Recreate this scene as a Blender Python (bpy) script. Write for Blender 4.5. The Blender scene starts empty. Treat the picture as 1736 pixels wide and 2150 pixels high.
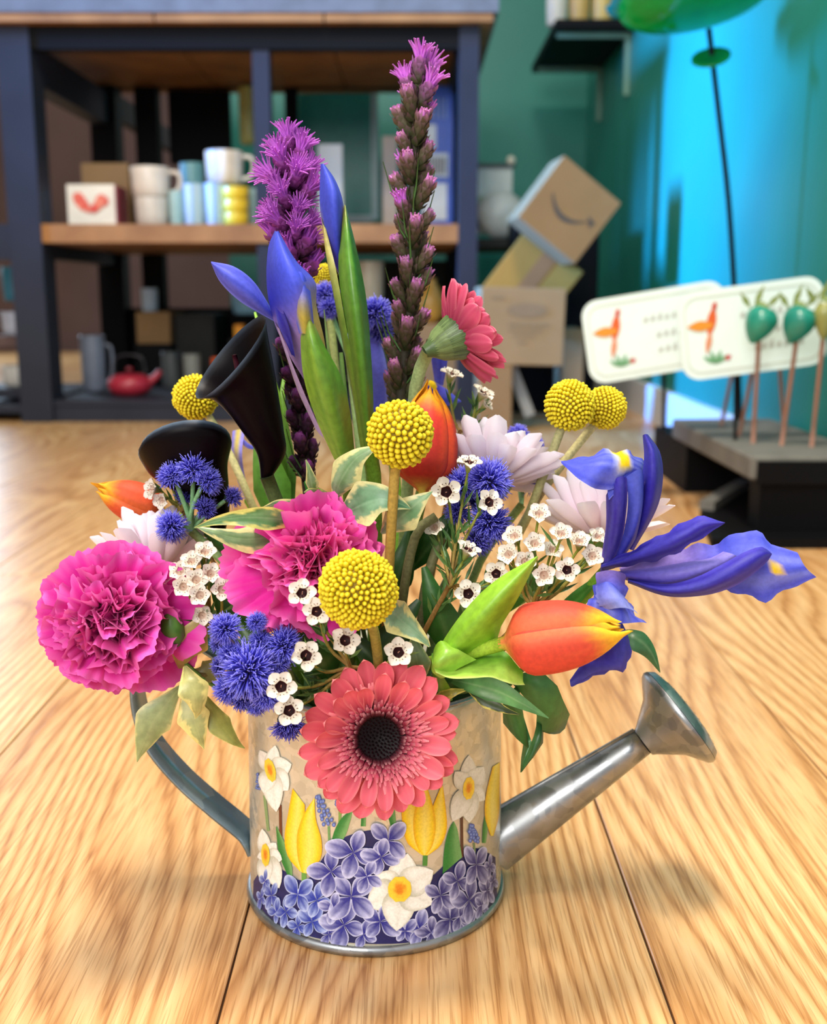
import bpy, bmesh, math, random
from mathutils import Vector, Matrix, noise as mnoise

# ------------------------------------------------------------------ camera, world, lights, exposure
PI = math.pi
sc = bpy.context.scene
FPX = 2300.0
PITCH = math.radians(11.2)
CAMZ = 0.30
CP, SP = math.cos(PITCH), math.sin(PITCH)

cam_d = bpy.data.cameras.new('camera')
cam = bpy.data.objects.new('camera', cam_d)
sc.collection.objects.link(cam)
cam.location = (0, 0, CAMZ)
cam.rotation_euler = (PI / 2 - PITCH, 0, 0)
cam_d.sensor_fit = 'HORIZONTAL'
cam_d.sensor_width = 36.0
cam_d.lens = FPX / 1736.0 * 36.0
cam_d.clip_start = 0.02
cam_d.clip_end = 60
cam_d.dof.use_dof = True
cam_d.dof.focus_distance = 0.478
cam_d.dof.aperture_fstop = 12.0
sc.camera = cam

wd = bpy.data.worlds.new('room_light')
sc.world = wd
wd.use_nodes = True
bgn = wd.node_tree.nodes['Background']
bgn.inputs[0].default_value = (0.97, 0.97, 1.0, 1)
bgn.inputs[1].default_value = 0.36


def area_light(name, loc, target, sx, sy, power, col, spread=180.0):
    l = bpy.data.lights.new(name, 'AREA')
    l.shape = 'RECTANGLE'
    l.size, l.size_y = sx, sy
    l.energy = power
    l.color = col
    l.spread = math.radians(spread)
    o = bpy.data.objects.new(name, l)
    sc.collection.objects.link(o)
    o.location = loc
    o.rotation_euler = (Vector(target) - Vector(loc)).to_track_quat('-Z', 'Y').to_euler()
    return o


# warm ceiling fixture above the flowers, shop window behind the photographer, side window at the left
area_light('ceiling_lamp_light', (-0.05, 0.55, 2.3), (0.02, 0.50, 0.0), 0.6, 0.4, 38, (1.0, 0.90, 0.77))
area_light('shop_window_light', (-0.9, -1.5, 1.5), (0.0, 0.5, 0.15), 1.6, 1.3, 36, (1.0, 0.97, 0.94))
area_light('side_window_light', (-2.7, 2.05, 1.25), (0.58, 2.42, 0.62), 0.35, 0.8, 16, (0.09, 0.34, 1.0), 28.0)
area_light('far_window_light', (-2.75, 5.4, 1.1), (-0.5, 0.9, 0.1), 1.2, 1.3, 32, (0.62, 0.80, 1.0))

sc.view_settings.view_transform = 'Standard'
sc.view_settings.look = 'None'
sc.view_settings.gamma = 1.0
sc.view_settings.use_curve_mapping = False
sc.view_settings.exposure = 0.75

# ------------------------------------------------------------------ helpers
R = random.Random(11)


def P(px, py, Y):
    """world point that stands at world depth Y on the line of sight of a photo pixel"""
    dx = (px - 868.0) / FPX
    dy = (1075.0 - py) / FPX
    d = Vector((dx, CP + dy * SP, -SP + dy * CP))
    return Vector((0, 0, CAMZ)) + d * (Y / d.y)


def FL(px, py, z=0.0):
    dx = (px - 868.0) / FPX
    dy = (1075.0 - py) / FPX
    d = Vector((dx, CP + dy * SP, -SP + dy * CP))
    return Vector((0, 0, CAMZ)) + d * ((z - CAMZ) / d.z)


def pxm(Y, z=0.15):
    """metres for one photo pixel at depth Y"""
    return (Y * CP + (CAMZ - z) * SP) / FPX


def lin(c):
    if isinstance(c, str):
        c = tuple(int(c[i:i + 2], 16) for i in (0, 2, 4))
    return tuple(((x / 255.0) / 12.92 if x <= 10.3 else (((x / 255.0) + 0.055) / 1.055) ** 2.4) for x in c)


def mix(a, b, t):
    t = max(0.0, min(1.0, t))
    return tuple(a[i] * (1 - t) + b[i] * t for i in range(3))


def smooth(a, b, x):
    t = max(0.0, min(1.0, (x - a) / (b - a)))
    return t * t * (3 - 2 * t)


def nz(x, y=0.0, z=0.0):
    return mnoise.noise(Vector((x, y, z)))


def face(C, r, u, t):
    """direction from camera-like axes: right, up, towards the viewer"""
    C = Vector(C)
    tw = (Vector((0, 0, CAMZ)) - C).normalized()
    rt = Vector((0, 0, 1)).cross(tw).normalized()
    up = tw.cross(rt)
    return (rt * r + up * u + tw * t).normalized()


def frame(C, n, roll=0.0):
    n = Vector(n).normalized()
    ref = Vector((0, 0, 1)) if abs(n.z) < 0.95 else Vector((0, 1, 0))
    x = ref.cross(n).normalized()
    y = n.cross(x)
    M = Matrix((x, y, n)).transposed().to_4x4()
    M.translation = Vector(C)
    return M @ Matrix.Rotation(roll, 4, 'Z')


def spl(pts, n):
    """Catmull-Rom resample to n points"""
    pts = [Vector(p) for p in pts]
    if len(pts) == 1:
        return [pts[0].copy() for _ in range(n)]
    d = [0.0]
    for a, b in zip(pts, pts[1:]):
        d.append(d[-1] + max((b - a).length, 1e-7))
    out = []
    k = 0
    for i in range(n):
        s = d[-1] * i / (n - 1)
        while k < len(pts) - 2 and s > d[k + 1]:
            k += 1
        t = (s - d[k]) / (d[k + 1] - d[k])
        p1, p2 = pts[k], pts[k + 1]
        h = d[k + 1] - d[k]
        m1 = (p2 - pts[k - 1]) / (d[k + 1] - d[k - 1]) * h if k > 0 else (p2 - p1)
        m2 = (pts[k + 2] - p1) / (d[k + 2] - d[k]) * h if k + 2 < len(pts) else (p2 - p1)
        t2, t3 = t * t, t * t * t
        out.append(p1 * (2 * t3 - 3 * t2 + 1) + m1 * (t3 - 2 * t2 + t) + p2 * (-2 * t3 + 3 * t2) + m2 * (t3 - t2))
    return out


class MB:
    def __init__(s):
        s.v, s.f, s.c = [], [], []

    def add(s, verts, faces, col):
        o = len(s.v)
        s.v += [tuple(p) for p in verts]
        s.f += [tuple(i + o for i in q) for q in faces]
        if col and not isinstance(col[0], (tuple, list)):
            col = [col] * len(verts)
        s.c += list(col)
        return s

    def grid(s, rows, colfn, closed=False):
        nu, nv = len(rows), len(rows[0])
        vs, cs, fs = [], [], []
        for i in range(nu):
            for j in range(nv):
                vs.append(rows[i][j])
                cs.append(colfn(i / (nu - 1), j / (nv - 1 if not closed else nv)) if callable(colfn) else colfn)
        for i in range(nu - 1):
            for j in range(nv if closed else nv - 1):
                k = (j + 1) % nv
                fs.append((i * nv + j, (i + 1) * nv + j, (i + 1) * nv + k, i * nv + k))
        return s.add(vs, fs, cs)

    def tube(s, pts, rad, col, seg=8, n=None, cap=True):
        pts = spl(pts, n) if n else [Vector(p) for p in pts]
        m = len(pts)
        t0 = (pts[1] - pts[0]).normalized()
        ref = Vector((0, 0, 1)) if abs(t0.z) < 0.9 else Vector((1, 0, 0))
        x = ref.cross(t0).normalized()
        rows = []
        for i in range(m):
            t = (pts[min(i + 1, m - 1)] - pts[max(i - 1, 0)])
            t = t.normalized() if t.length > 1e-9 else t0
            x = (x - t * x.dot(t)).normalized()
            y = t.cross(x)
            u = i / (m - 1)
            r = rad(u) if callable(rad) else (rad if not isinstance(rad, (list, tuple)) else rad[0] * (1 - u) + rad[1] * u)
            rows.append([pts[i] + (x * math.cos(2 * PI * j / seg) + y * math.sin(2 * PI * j / seg)) * r for j in range(seg)])
        s.grid(rows, col, closed=True)
        if cap:
            o = len(s.v) - m * seg
            s.f.append(tuple(o + j for j in range(seg))[::-1])
            s.f.append(tuple(o + (m - 1) * seg + j for j in range(seg)))
        return s

    def box(s, x0, x1, y0, y1, z0, z1, col=(1, 1, 1), M=None):
        vs = [Vector((x, y, z)) for x in (x0, x1) for y in (y0, y1) for z in (z0, z1)]
        if M:
            vs = [M @ p for p in vs]
        return s.add(vs, [(0, 1, 3, 2), (4, 6, 7, 5), (0, 4, 5, 1), (2, 3, 7, 6), (0, 2, 6, 4), (1, 5, 7, 3)], col)

    def lathe(s, prof, col, seg=24, M=None):
        """prof: list of (r, z)"""
        rows = []
        for r, z in prof:
            row = [Vector((r * math.cos(2 * PI * j / seg), r * math.sin(2 * PI * j / seg), z)) for j in range(seg)]
            rows.append([M @ p for p in row] if M else row)
        return s.grid(rows, col, closed=True)

    def xf(s, M):
        s.v = [tuple(M @ Vector(p)) for p in s.v]
        return s

    def mesh(s, name, mat, smoothed=True, origin=(0, 0, 0)):
        me = bpy.data.meshes.new(name)
        ox, oy, oz = origin
        me.from_pydata([(p[0] - ox, p[1] - oy, p[2] - oz) for p in s.v], [], s.f)
        at = me.color_attributes.new('Col', 'FLOAT_COLOR', 'POINT')
        flat = []
        for c in s.c:
            flat += [c[0], c[1], c[2], 1.0]
        at.data.foreach_set('color', flat)
        me.polygons.foreach_set('use_smooth', [smoothed] * len(me.polygons))
        me.materials.append(mat)
        me.update()
        return me

    def build(s, name, mat, parent=None, smoothed=True, label=None):
        org = origin_of(parent)
        o = bpy.data.objects.new(name, s.mesh(name, mat, smoothed, org))
        sc.collection.objects.link(o)
        if parent:
            o.parent = parent
        if label:
            o['label'] = label
        return o


def origin_of(o):
    if o is None:
        return Vector((0, 0, 0))
    while o.parent:
        o = o.parent
    return o.location.copy() if o.type == 'EMPTY' else Vector((0, 0, 0))


def tag(o, label, cat, group=None, kind=None):
    o['label'] = label
    o['category'] = cat
    if group:
        o['group'] = group
    if kind:
        o['kind'] = kind
    return o


def thing(name, label, cat, loc=(0, 0, 0), group=None):
    o = bpy.data.objects.new(name, None)
    o.empty_display_size = 0.01
    sc.collection.objects.link(o)
    o.location = Vector(loc)
    return tag(o, label, cat, group)


def inst(name, me, parent, M, local=False):
    """an object that shares mesh data; M is a world matrix unless local"""
    o = bpy.data.objects.new(name, me)
    sc.collection.objects.link(o)
    o.parent = parent
    o.matrix_local = M if local else Matrix.Translation(-origin_of(parent)) @ M
    return o


# ------------------------------------------------------------------ materials
def new_mat(name):
    m = bpy.data.materials.new(name)
    m.use_nodes = True
    return m, m.node_tree.nodes, m.node_tree.links, m.node_tree.nodes['Principled BSDF']


def mat_vc(name, rough=0.5, spec=0.4, transl=0.0, nscale=300.0, namt=0.18, bump=0.0, metal=0.0, sheen=0.0, streak=None):
    """plant / print material: vertex colour with fine procedural variation"""
    m, N, L, b = new_mat(name)
    a = N.new('ShaderNodeAttribute'); a.attribute_name = 'Col'
    tc = N.new('ShaderNodeTexCoord')
    n = N.new('ShaderNodeTexNoise'); n.inputs['Scale'].default_value = nscale; n.inputs['Detail'].default_value = 3
    if streak:
        mp = N.new('ShaderNodeMapping'); mp.inputs['Scale'].default_value = streak
        L.new(tc.outputs['Object'], mp.inputs['Vector']); L.new(mp.outputs[0], n.inputs['Vector'])
    else:
        L.new(tc.outputs['Object'], n.inputs['Vector'])
    mr = N.new('ShaderNodeMapRange')
    mr.inputs['From Min'].default_value = 0.3; mr.inputs['From Max'].default_value = 0.7
    mr.inputs['To Min'].default_value = 1 - namt; mr.inputs['To Max'].default_value = 1 + namt * 0.6
    L.new(n.outputs['Fac'], mr.inputs['Value'])
    v = N.new('ShaderNodeVectorMath'); v.operation = 'SCALE'
    L.new(a.outputs['Color'], v.inputs[0]); L.new(mr.outputs[0], v.inputs['Scale'])
    L.new(v.outputs[0], b.inputs['Base Color'])
    b.inputs['Roughness'].default_value = rough
    b.inputs['Specular IOR Level'].default_value = spec
    b.inputs['Metallic'].default_value = metal
    if sheen:
        b.inputs['Sheen Weight'].default_value = sheen
    if bump:
        bp = N.new('ShaderNodeBump'); bp.inputs['Strength'].default_value = bump; bp.inputs['Distance'].default_value = 0.0006
        L.new(n.outputs['Fac'], bp.inputs['Height']); L.new(bp.outputs[0], b.inputs['Normal'])
    if transl:
        t = N.new('ShaderNodeBsdfTranslucent'); L.new(v.outputs[0], t.inputs['Color'])
        mx = N.new('ShaderNodeMixShader'); mx.inputs[0].default_value = transl
        L.new(b.outputs[0], mx.inputs[1]); L.new(t.outputs[0], mx.inputs[2])
        L.new(mx.outputs[0], N['Material Output'].inputs['Surface'])
    return m


def mat_flat(name, col, rough=0.6, metal=0.0, namt=0.15, nscale=14.0, spec=0.4, col2=None):
    m, N, L, b = new_mat(name)
    tc = N.new('ShaderNodeTexCoord')
    n = N.new('ShaderNodeTexNoise'); n.inputs['Scale'].default_value = nscale; n.inputs['Detail'].default_value = 4
    L.new(tc.outputs['Object'], n.inputs['Vector'])
    cr = N.new('ShaderNodeValToRGB')
    c1 = lin(col)
    c2 = lin(col2) if col2 else tuple(x * (1 - namt) for x in c1)
    cr.color_ramp.elements[0].position = 0.3; cr.color_ramp.elements[1].position = 0.7
    cr.color_ramp.elements[0].color = (*c2, 1); cr.color_ramp.elements[1].color = (*c1, 1)
    L.new(n.outputs['Fac'], cr.inputs[0]); L.new(cr.outputs[0], b.inputs['Base Color'])
    b.inputs['Roughness'].default_value = rough
    b.inputs['Metallic'].default_value = metal
    b.inputs['Specular IOR Level'].default_value = spec
    return m


def mat_glass(name, col, rough=0.05):
    m, N, L, b = new_mat(name)
    b.inputs['Base Color'].default_value = (*lin(col), 1)
    b.inputs['Roughness'].default_value = rough
    b.inputs['Transmission Weight'].default_value = 0.85
    b.inputs['IOR'].default_value = 1.25
    return m


def mat_galv(name, c1, c2, metal, rough, scale=120.0):
    """galvanised sheet with zinc spangle"""
    m, N, L, b = new_mat(name)
    tc = N.new('ShaderNodeTexCoord')
    n = N.new('ShaderNodeTexNoise'); n.inputs['Scale'].default_value = scale * 0.8; n.inputs['Detail'].default_value = 2
    L.new(tc.outputs['Object'], n.inputs['Vector'])
    va = N.new('ShaderNodeVectorMath'); va.operation = 'MULTIPLY_ADD'
    va.inputs[1].default_value = (0.006, 0.006, 0.006)
    L.new(n.outputs['Color'], va.inputs[0]); L.new(tc.outputs['Object'], va.inputs[2])
    vo = N.new('ShaderNodeTexVoronoi'); vo.inputs['Scale'].default_value = scale
    L.new(va.outputs[0], vo.inputs['Vector'])
    sp = N.new('ShaderNodeSeparateColor'); L.new(vo.outputs['Color'], sp.inputs[0])
    n2 = N.new('ShaderNodeTexNoise'); n2.inputs['Scale'].default_value = 40; n2.inputs['Detail'].default_value = 4
    L.new(tc.outputs['Object'], n2.inputs['Vector'])
    ad = N.new('ShaderNodeMath'); ad.operation = 'MULTIPLY_ADD'; ad.inputs[1].default_value = 0.45
    L.new(sp.outputs[0], ad.inputs[0]); L.new(n2.outputs['Fac'], ad.inputs[2])
    cr = N.new('ShaderNodeValToRGB')
    cr.color_ramp.elements[0].position = 0.35; cr.color_ramp.elements[1].position = 1.0
    cr.color_ramp.elements[0].color = (*lin(c1), 1); cr.color_ramp.elements[1].color = (*lin(c2), 1)
    L.new(ad.outputs[0], cr.inputs[0]); L.new(cr.outputs[0], b.inputs['Base Color'])
    mr = N.new('ShaderNodeMapRange'); mr.inputs['To Min'].default_value = rough; mr.inputs['To Max'].default_value = rough + 0.2
    L.new(sp.outputs[1], mr.inputs['Value']); L.new(mr.outputs[0], b.inputs['Roughness'])
    b.inputs['Metallic'].default_value = metal
    return m


def mat_oak(name):
    """honey oak plank: cathedral grain from warped rings, pores, per-plank shift"""
    m, N, L, b = new_mat(name)
    g = N.new('ShaderNodeNewGeometry')
    oi = N.new('ShaderNodeObjectInfo')
    # offset every plank
    of = N.new('ShaderNodeVectorMath'); of.operation = 'SCALE'
    cx = N.new('ShaderNodeCombineXYZ'); cx.inputs[0].default_value = 3.1; cx.inputs[1].default_value = 9.7; cx.inputs[2].default_value = 5.3
    L.new(cx.outputs[0], of.inputs[0]); L.new(oi.outputs['Random'], of.inputs['Scale'])
    ad = N.new('ShaderNodeVectorMath'); ad.operation = 'ADD'
    L.new(g.outputs['Position'], ad.inputs[0]); L.new(of.outputs[0], ad.inputs[1])
    # growth rings: even lines along the board bent into cathedrals by a slow warp
    sx = N.new('ShaderNodeSeparateXYZ'); L.new(ad.outputs[0], sx.inputs[0])
    lx = N.new('ShaderNodeMath'); lx.operation = 'MULTIPLY'; lx.inputs[1].default_value = 62.0
    L.new(sx.outputs[0], lx.inputs[0])
    mp = N.new('ShaderNodeMapping'); mp.inputs['Scale'].default_value = (8.5, 0.95, 8.5)
    L.new(ad.outputs[0], mp.inputs['Vector'])
    n1 = N.new('ShaderNodeTexNoise'); n1.inputs['Scale'].default_value = 1.0; n1.inputs['Detail'].default_value = 1.0; n1.inputs['Roughness'].default_value = 0.35
    L.new(mp.outputs[0], n1.inputs['Vector'])
    mul = N.new('ShaderNodeMath'); mul.operation = 'MULTIPLY_ADD'; mul.inputs[1].default_value = 26.0
    L.new(n1.outputs['Fac'], mul.inputs[0]); L.new(lx.outputs[0], mul.inputs[2])
    mpj = N.new('ShaderNodeMapping'); mpj.inputs['Scale'].default_value = (210, 7, 210)
    L.new(ad.outputs[0], mpj.inputs['Vector'])
    nj = N.new('ShaderNodeTexNoise'); nj.inputs['Scale'].default_value = 1.0; nj.inputs['Detail'].default_value = 3
    L.new(mpj.outputs[0], nj.inputs['Vector'])
    mj = N.new('ShaderNodeMath'); mj.operation = 'MULTIPLY_ADD'; mj.inputs[1].default_value = 0.75
    L.new(nj.outputs['Fac'], mj.inputs[0]); L.new(mul.outputs[0], mj.inputs[2])
    fr = N.new('ShaderNodeMath'); fr.operation = 'FRACT'; L.new(mj.outputs[0], fr.inputs[0])
    cr = N.new('ShaderNodeValToRGB')
    e = cr.color_ramp.elements
    e[0].position = 0.0; e[0].color = (*lin('b98650'), 1)
    e[1].position = 0.20; e[1].color = (*lin('d7a76f'), 1)
    x = e.new(0.55); x.color = (*lin('e6c08b'), 1)
    x = e.new(0.88); x.color = (*lin('d9aa72'), 1)
    x = e.new(1.0); x.color = (*lin('bc8a54'), 1)
    L.new(fr.outputs[0], cr.inputs[0])
    # fine pore streaks
    mp2 = N.new('ShaderNodeMapping'); mp2.inputs['Scale'].default_value = (900, 24, 900)
    L.new(ad.outputs[0], mp2.inputs['Vector'])
    n2 = N.new('ShaderNodeTexNoise'); n2.inputs['Scale'].default_value = 1.0; n2.inputs['Detail'].default_value = 2
    L.new(mp2.outputs[0], n2.inputs['Vector'])
    cr2 = N.new('ShaderNodeValToRGB')
    cr2.color_ramp.elements[0].position = 0.36; cr2.color_ramp.elements[0].color = (0.62, 0.52, 0.42, 1)
    cr2.color_ramp.elements[1].position = 0.5; cr2.color_ramp.elements[1].color = (1, 1, 1, 1)
    L.new(n2.outputs['Fac'], cr2.inputs[0])
    mm = N.new('ShaderNodeMix'); mm.data_type = 'RGBA'; mm.blend_type = 'MULTIPLY'; mm.inputs['Factor'].default_value = 0.75
    L.new(cr.outputs[0], mm.inputs['A']); L.new(cr2.outputs[0], mm.inputs['B'])
    # board to board tone and slow drift
    mp3 = N.new('ShaderNodeMapping'); mp3.inputs['Scale'].default_value = (9, 1.6, 9)
    L.new(ad.outputs[0], mp3.inputs['Vector'])
    n3 = N.new('ShaderNodeTexNoise'); n3.inputs['Scale'].default_value = 1.0; L.new(mp3.outputs[0], n3.inputs['Vector'])
    cr3 = N.new('ShaderNodeValToRGB')
    cr3.color_ramp.elements[0].position = 0.35; cr3.color_ramp.elements[0].color = (0.86, 0.74, 0.64, 1)
    cr3.color_ramp.elements[1].position = 0.65; cr3.color_ramp.elements[1].color = (1.06, 1.03, 1.0, 1)
    L.new(n3.outputs['Fac'], cr3.inputs[0])
    m2 = N.new('ShaderNodeMix'); m2.data_type = 'RGBA'; m2.blend_type = 'MULTIPLY'; m2.inputs['Factor'].default_value = 1.0
    L.new(mm.outputs['Result'], m2.inputs['A']); L.new(cr3.outputs[0], m2.inputs['B'])
    L.new(m2.outputs['Result'], b.inputs['Base Color'])
    b.inputs['Roughness'].default_value = 0.30
    b.inputs['Specular IOR Level'].default_value = 0.45
    bp = N.new('ShaderNodeBump'); bp.inputs['Strength'].default_value = 0.25; bp.inputs['Distance'].default_value = 0.0005
    L.new(n2.outputs['Fac'], bp.inputs['Height']); L.new(bp.outputs[0], b.inputs['Normal'])
    return m


M_petal = mat_vc('petal', 0.55, 0.25, 0.18, 500, 0.12, 0.15)
M_carn = mat_vc('carnation_petal', 0.65, 0.15, 0.2, 350, 0.16, 0.1, sheen=0.2)
M_leaf = mat_vc('leaf', 0.38, 0.5, 0.12, 260, 0.2, 0.2)
M_stem = mat_vc('stem', 0.6, 0.3, 0.0, 700, 0.25, 0.2)
M_ball = mat_vc('craspedia_floret', 0.6, 0.3, 0.08, 900, 0.15)
M_fuzz = mat_vc('ageratum_filament', 0.7, 0.15, 0.2, 400, 0.15)
M_calla = mat_vc('calla_spathe', 0.40, 0.10, 0.0, 120, 0.2)
M_print = mat_vc('can_print', 0.4, 0.4, 0.0, 900, 0.12)
M_oak = mat_oak('oak_plank')
# ------------------------------------------------------------------ the setting
WALLX = 0.585
BACKY = 3.9
M_teal = mat_flat('teal_wall_paint', '1b8c7c', 0.42, 0, 0.12, 3.0, 0.5)
M_far = mat_flat('far_wall_paint', '6b5450', 0.8, 0, 0.35, 2.0)
M_white = mat_flat('white_paint', 'e9edf0', 0.5, 0, 0.06)
M_dark = mat_flat('slate_painted_frame', '2b2e39', 0.55, 0, 0.25, 6.0, 0.2)
M_blk = mat_flat('black_painted_metal', '08080b', 0.6, 0, 0.3, 9.0, 0.12)
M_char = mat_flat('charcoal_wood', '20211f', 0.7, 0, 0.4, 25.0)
M_ltwood = mat_flat('shelf_wood', 'b07a45', 0.6, 0, 0.3, 9.0, 0.3, '8a5a30')
M_conc = mat_flat('grey_stone_top', '6a6d71', 0.5, 0, 0.3, 20.0)
M_card = mat_flat('cardboard', '94744f', 0.85, 0, 0.12, 12.0, 0.1)
M_card2 = mat_flat('pale_cardboard', '9c8260', 0.85, 0, 0.12, 12.0, 0.1)
M_kraft = mat_flat('kraft_cardboard', 'a87c38', 0.8, 0, 0.1, 12.0, 0.1)
M_vc = mat_vc('painted_ceramic', 0.35, 0.5, 0, 30, 0.1)
M_tape = mat_flat('packing_tape', '94643a', 0.3, 0, 0.08)
M_ink = mat_flat('grey_brown_ink', '4a443e', 0.7, 0, 0.1)

# floor planks: laminate oak boards running away from the camera
fl = MB().box(-3.5, WALLX, 0.15, 6.0, -0.02, -0.0022, lin('4a2e16')).build('floor', mat_flat('floor_underlay', '4a2e16', 0.9), None, False)
fl['kind'] = 'structure'
seams = [-0.0826, 0.11, 0.262, 0.455, WALLX]
x = -0.0826
left = []
while x > -3.3:
    x -= 0.1926
    left.append(x)
seams = left[::-1] + seams
gap = 0.0006
for i, (a, b) in enumerate(zip(seams, seams[1:])):
    y = 0.15 - R.uniform(0.0, 0.9)
    if abs(a + 0.0826) < 1e-6 or abs(a - 0.11) < 1e-6:
        y = -0.4
    yend = 3.9 if b > -.6 else 6.0
    while y < yend:
        ln = R.choice((1.2, 1.2, 0.8, 1.0))
        if -.3 < a < .3 and y < .3:
            ln = R.uniform(1.25, 1.6) - y
        y0, y1 = max(y, 0.15), min(y + ln, yend)
        if y1 > y0 + 0.02:
            c = Vector(((a + b) / 2, (y0 + y1) / 2, 0))
            hx, hy = (b - a) / 2 - gap, (y1 - y0) / 2 - gap
            e = 0.0006
            mb = MB()
            mb.add([(-hx, -hy, -.002), (hx, -hy, -.002), (hx, hy, -.002), (-hx, hy, -.002),
                    (-hx, -hy, -e), (hx, -hy, -e), (hx, hy, -e), (-hx, hy, -e),
                    (-hx + e, -hy + e, 0), (hx - e, -hy + e, 0), (hx - e, hy - e, 0), (-hx + e, hy - e, 0)],
                   [(3, 2, 1, 0), (0, 1, 5, 4), (1, 2, 6, 5), (2, 3, 7, 6), (3, 0, 4, 7),
                    (4, 5, 9, 8), (5, 6, 10, 9), (6, 7, 11, 10), (7, 4, 8, 11), (8, 9, 10, 11)], (1, 1, 1))
            o = inst('plank', mb.mesh('plank', M_oak, False), fl, Matrix.Translation(c))
        y += ln

MB().box(-0.64, WALLX, BACKY, BACKY + 0.1, 0, 2.6).build('wall_back', M_teal, None, False)['kind'] = 'structure'
MB().box(WALLX, WALLX + 0.1, 0.4, BACKY + 0.1, 0, 2.6).build('wall_right', M_teal, None, False)['kind'] = 'structure'
MB().box(-3.5, -0.64, 6.0, 6.1, 0, 2.6).build('wall_far', M_far, None, False)['kind'] = 'structure'
MB().box(WALLX - 0.014, WALLX, 0.6, BACKY, 0, 0.085).build('baseboard_right', M_white, None, False)['kind'] = 'structure'
MB().box(-0.64, WALLX - 0.014, BACKY - 0.014, BACKY, 0, 0.085).build('baseboard_back', M_white, None, False)['kind'] = 'structure'

MB().box(-3.6, -3.5, 0.15, 6.1, 0, 2.6).build('wall_left', mat_flat('warm_grey_wall_paint', 'a89f94', 0.8, 0, 0.1, 2.0), None, False)['kind'] = 'structure'
MB().box(-3.5, -3.486, 0.15, 6.0, 0, 0.085).build('baseboard_left', M_white, None, False)['kind'] = 'structure'

# ------------------------------------------------------------------ display counter behind the flowers
YF, YB = 2.62, 3.42


def ZP(py, Y):
    return P(868, py, Y).z


def XP(px, Y, py=400):
    return P(px, py, Y).x


zt = ZP(52, YF)          # underside of the wooden top
xl, xr = XP(12, YF), XP(1003, YF)
dc = thing('display_counter', 'dark slate framed display counter with open shelves behind the flowers', 'counter', (0, YF, 0))
pw = 0.075


def post(x0, x1, y0, y1, z0, z1, m=M_dark, nm='post'):
    return MB().box(x0, x1, y0, y1, z0, z1).build(nm, m, dc, False)


post(xl, xl + pw, YF, YF + 0.09, 0, zt)
post(XP(535, YF), XP(570, YF), YF + .01, YF + 0.06, ZP(480, YF) - .0, zt)
post(xr - 0.045, xr, YF, YF + 0.06, 0, zt)
post(xl, xl + pw, YB - .08, YB, 0, zt, M_blk)
post(XP(300, YB), XP(345, YB), YB - .06, YB, 0, zt, M_blk)
post(XP(605, YB), XP(630, YB), YB - .05, YB, 0, zt, M_blk)
post(xr - 0.05, xr, YB - .06, YB, 0, zt, M_blk)
post(XP(0, YF) - .75, XP(0, YF) - .68, YF, YF + 0.08, 0, zt)
xL0 = XP(0, YF) - .75
post(xL0, xr, YF + .005, YF + .04, ZP(102, YF), zt, M_blk, 'rail')
post(xL0, xr, YB - .05, YB - .01, ZP(172, YB), zt, M_blk, 'rail')
post(xl + .01, xl + .06, YF + .09, YB - .08, zt - .11, zt - .02, M_dark, 'rail')
post(xr - .05, xr - .01, YF + .06, YB - .06, zt - .08, zt, M_blk, 'rail')
post(xl + .01, xl + .06, YF + .09, YB - .08, ZP(540, YF), ZP(470, YF), M_dark, 'rail')
post(xL0, xl, YF + .01, YF + .05, ZP(545, YF), ZP(470, YF), M_dark, 'rail')
post(xl + .02, xl + .05, YB, 5.3, zt - .07, zt, M_blk, 'rail')
# underside boards of the top
xs = [xL0 + (xr + .03 - xL0) * k / 5 for k in range(6)]
for a, b in zip(xs, xs[1:]):
    post(a + .002, b - .002, YF - .03, YB + .05, zt, zt + .018, M_ltwood, 'board')
wt = tag(MB().box(xL0 - .02, xr + .04, YF - .035, YB + .06, zt + .0185, zt + .055).build('counter_top', M_conc, None, False),
         'grey slab lying on top of the dark display counter', 'counter top')
# middle shelf of wood, its lower rail, bottom shelf and kick board
zm = ZP(470, YF)
for k in range(3):
    y0 = YF + .005 + k * .26
    post(xl + pw - .01, xr - .045, y0, y0 + .255, zm - .042, zm, M_ltwood, 'shelf_board')
post(XP(535, YF), XP(570, YF), YF + .012, YF + .05, 0, zm - .043)
zb = ZP(842, YF)
post(xl + pw, xr - .045, YF + .01, YB - .1, zb - .012, zb, M_dark, 'bottom_shelf')
post(xl + pw, xr - .045, YF + .015, YF + .04, 0, zb - .0125, M_dark, 'kick_board')
post(xL0, xl, YF + .015, YF + .04, 0.02, zb - .03, M_dark, 'kick_board')
post(xL0, xl, YF + .01, YB - .1, zb - .03, zb - .012, M_dark, 'bottom_shelf')
post(xl + pw, XP(540, YF), YB - .03, YB - .02, zb, zm - .2, M_blk, 'dark_backing')  # dark sheets added so the lower compartments read as unlit room
post(XP(575, YF), xr - .05, YB - .03, YB - .02, 0.05, zm - .06, M_char, 'dark_backing')
post(XP(360, YB), XP(488, YB), YB + .0, YB + .02, ZP(345, YB), zt, M_blk, 'dark_backing')


def col(c):
    return lin(c)


def pbox(name, label, cat, x0, x1, yt, yb, Y, dep, m, group=None, zbase=None):
    z1 = ZP(yt, Y)
    z0 = ZP(yb, Y) if zbase is None else zbase
    o = MB().box(XP(x0, Y), XP(x1, Y), Y, Y + dep, z0, z1, (.8, .8, .8)).build(name, m, None, False)
    bv = o.modifiers.new('bevel', 'BEVEL'); bv.width = 0.003; bv.segments = 2
    return tag(o, label, cat, group)


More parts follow.
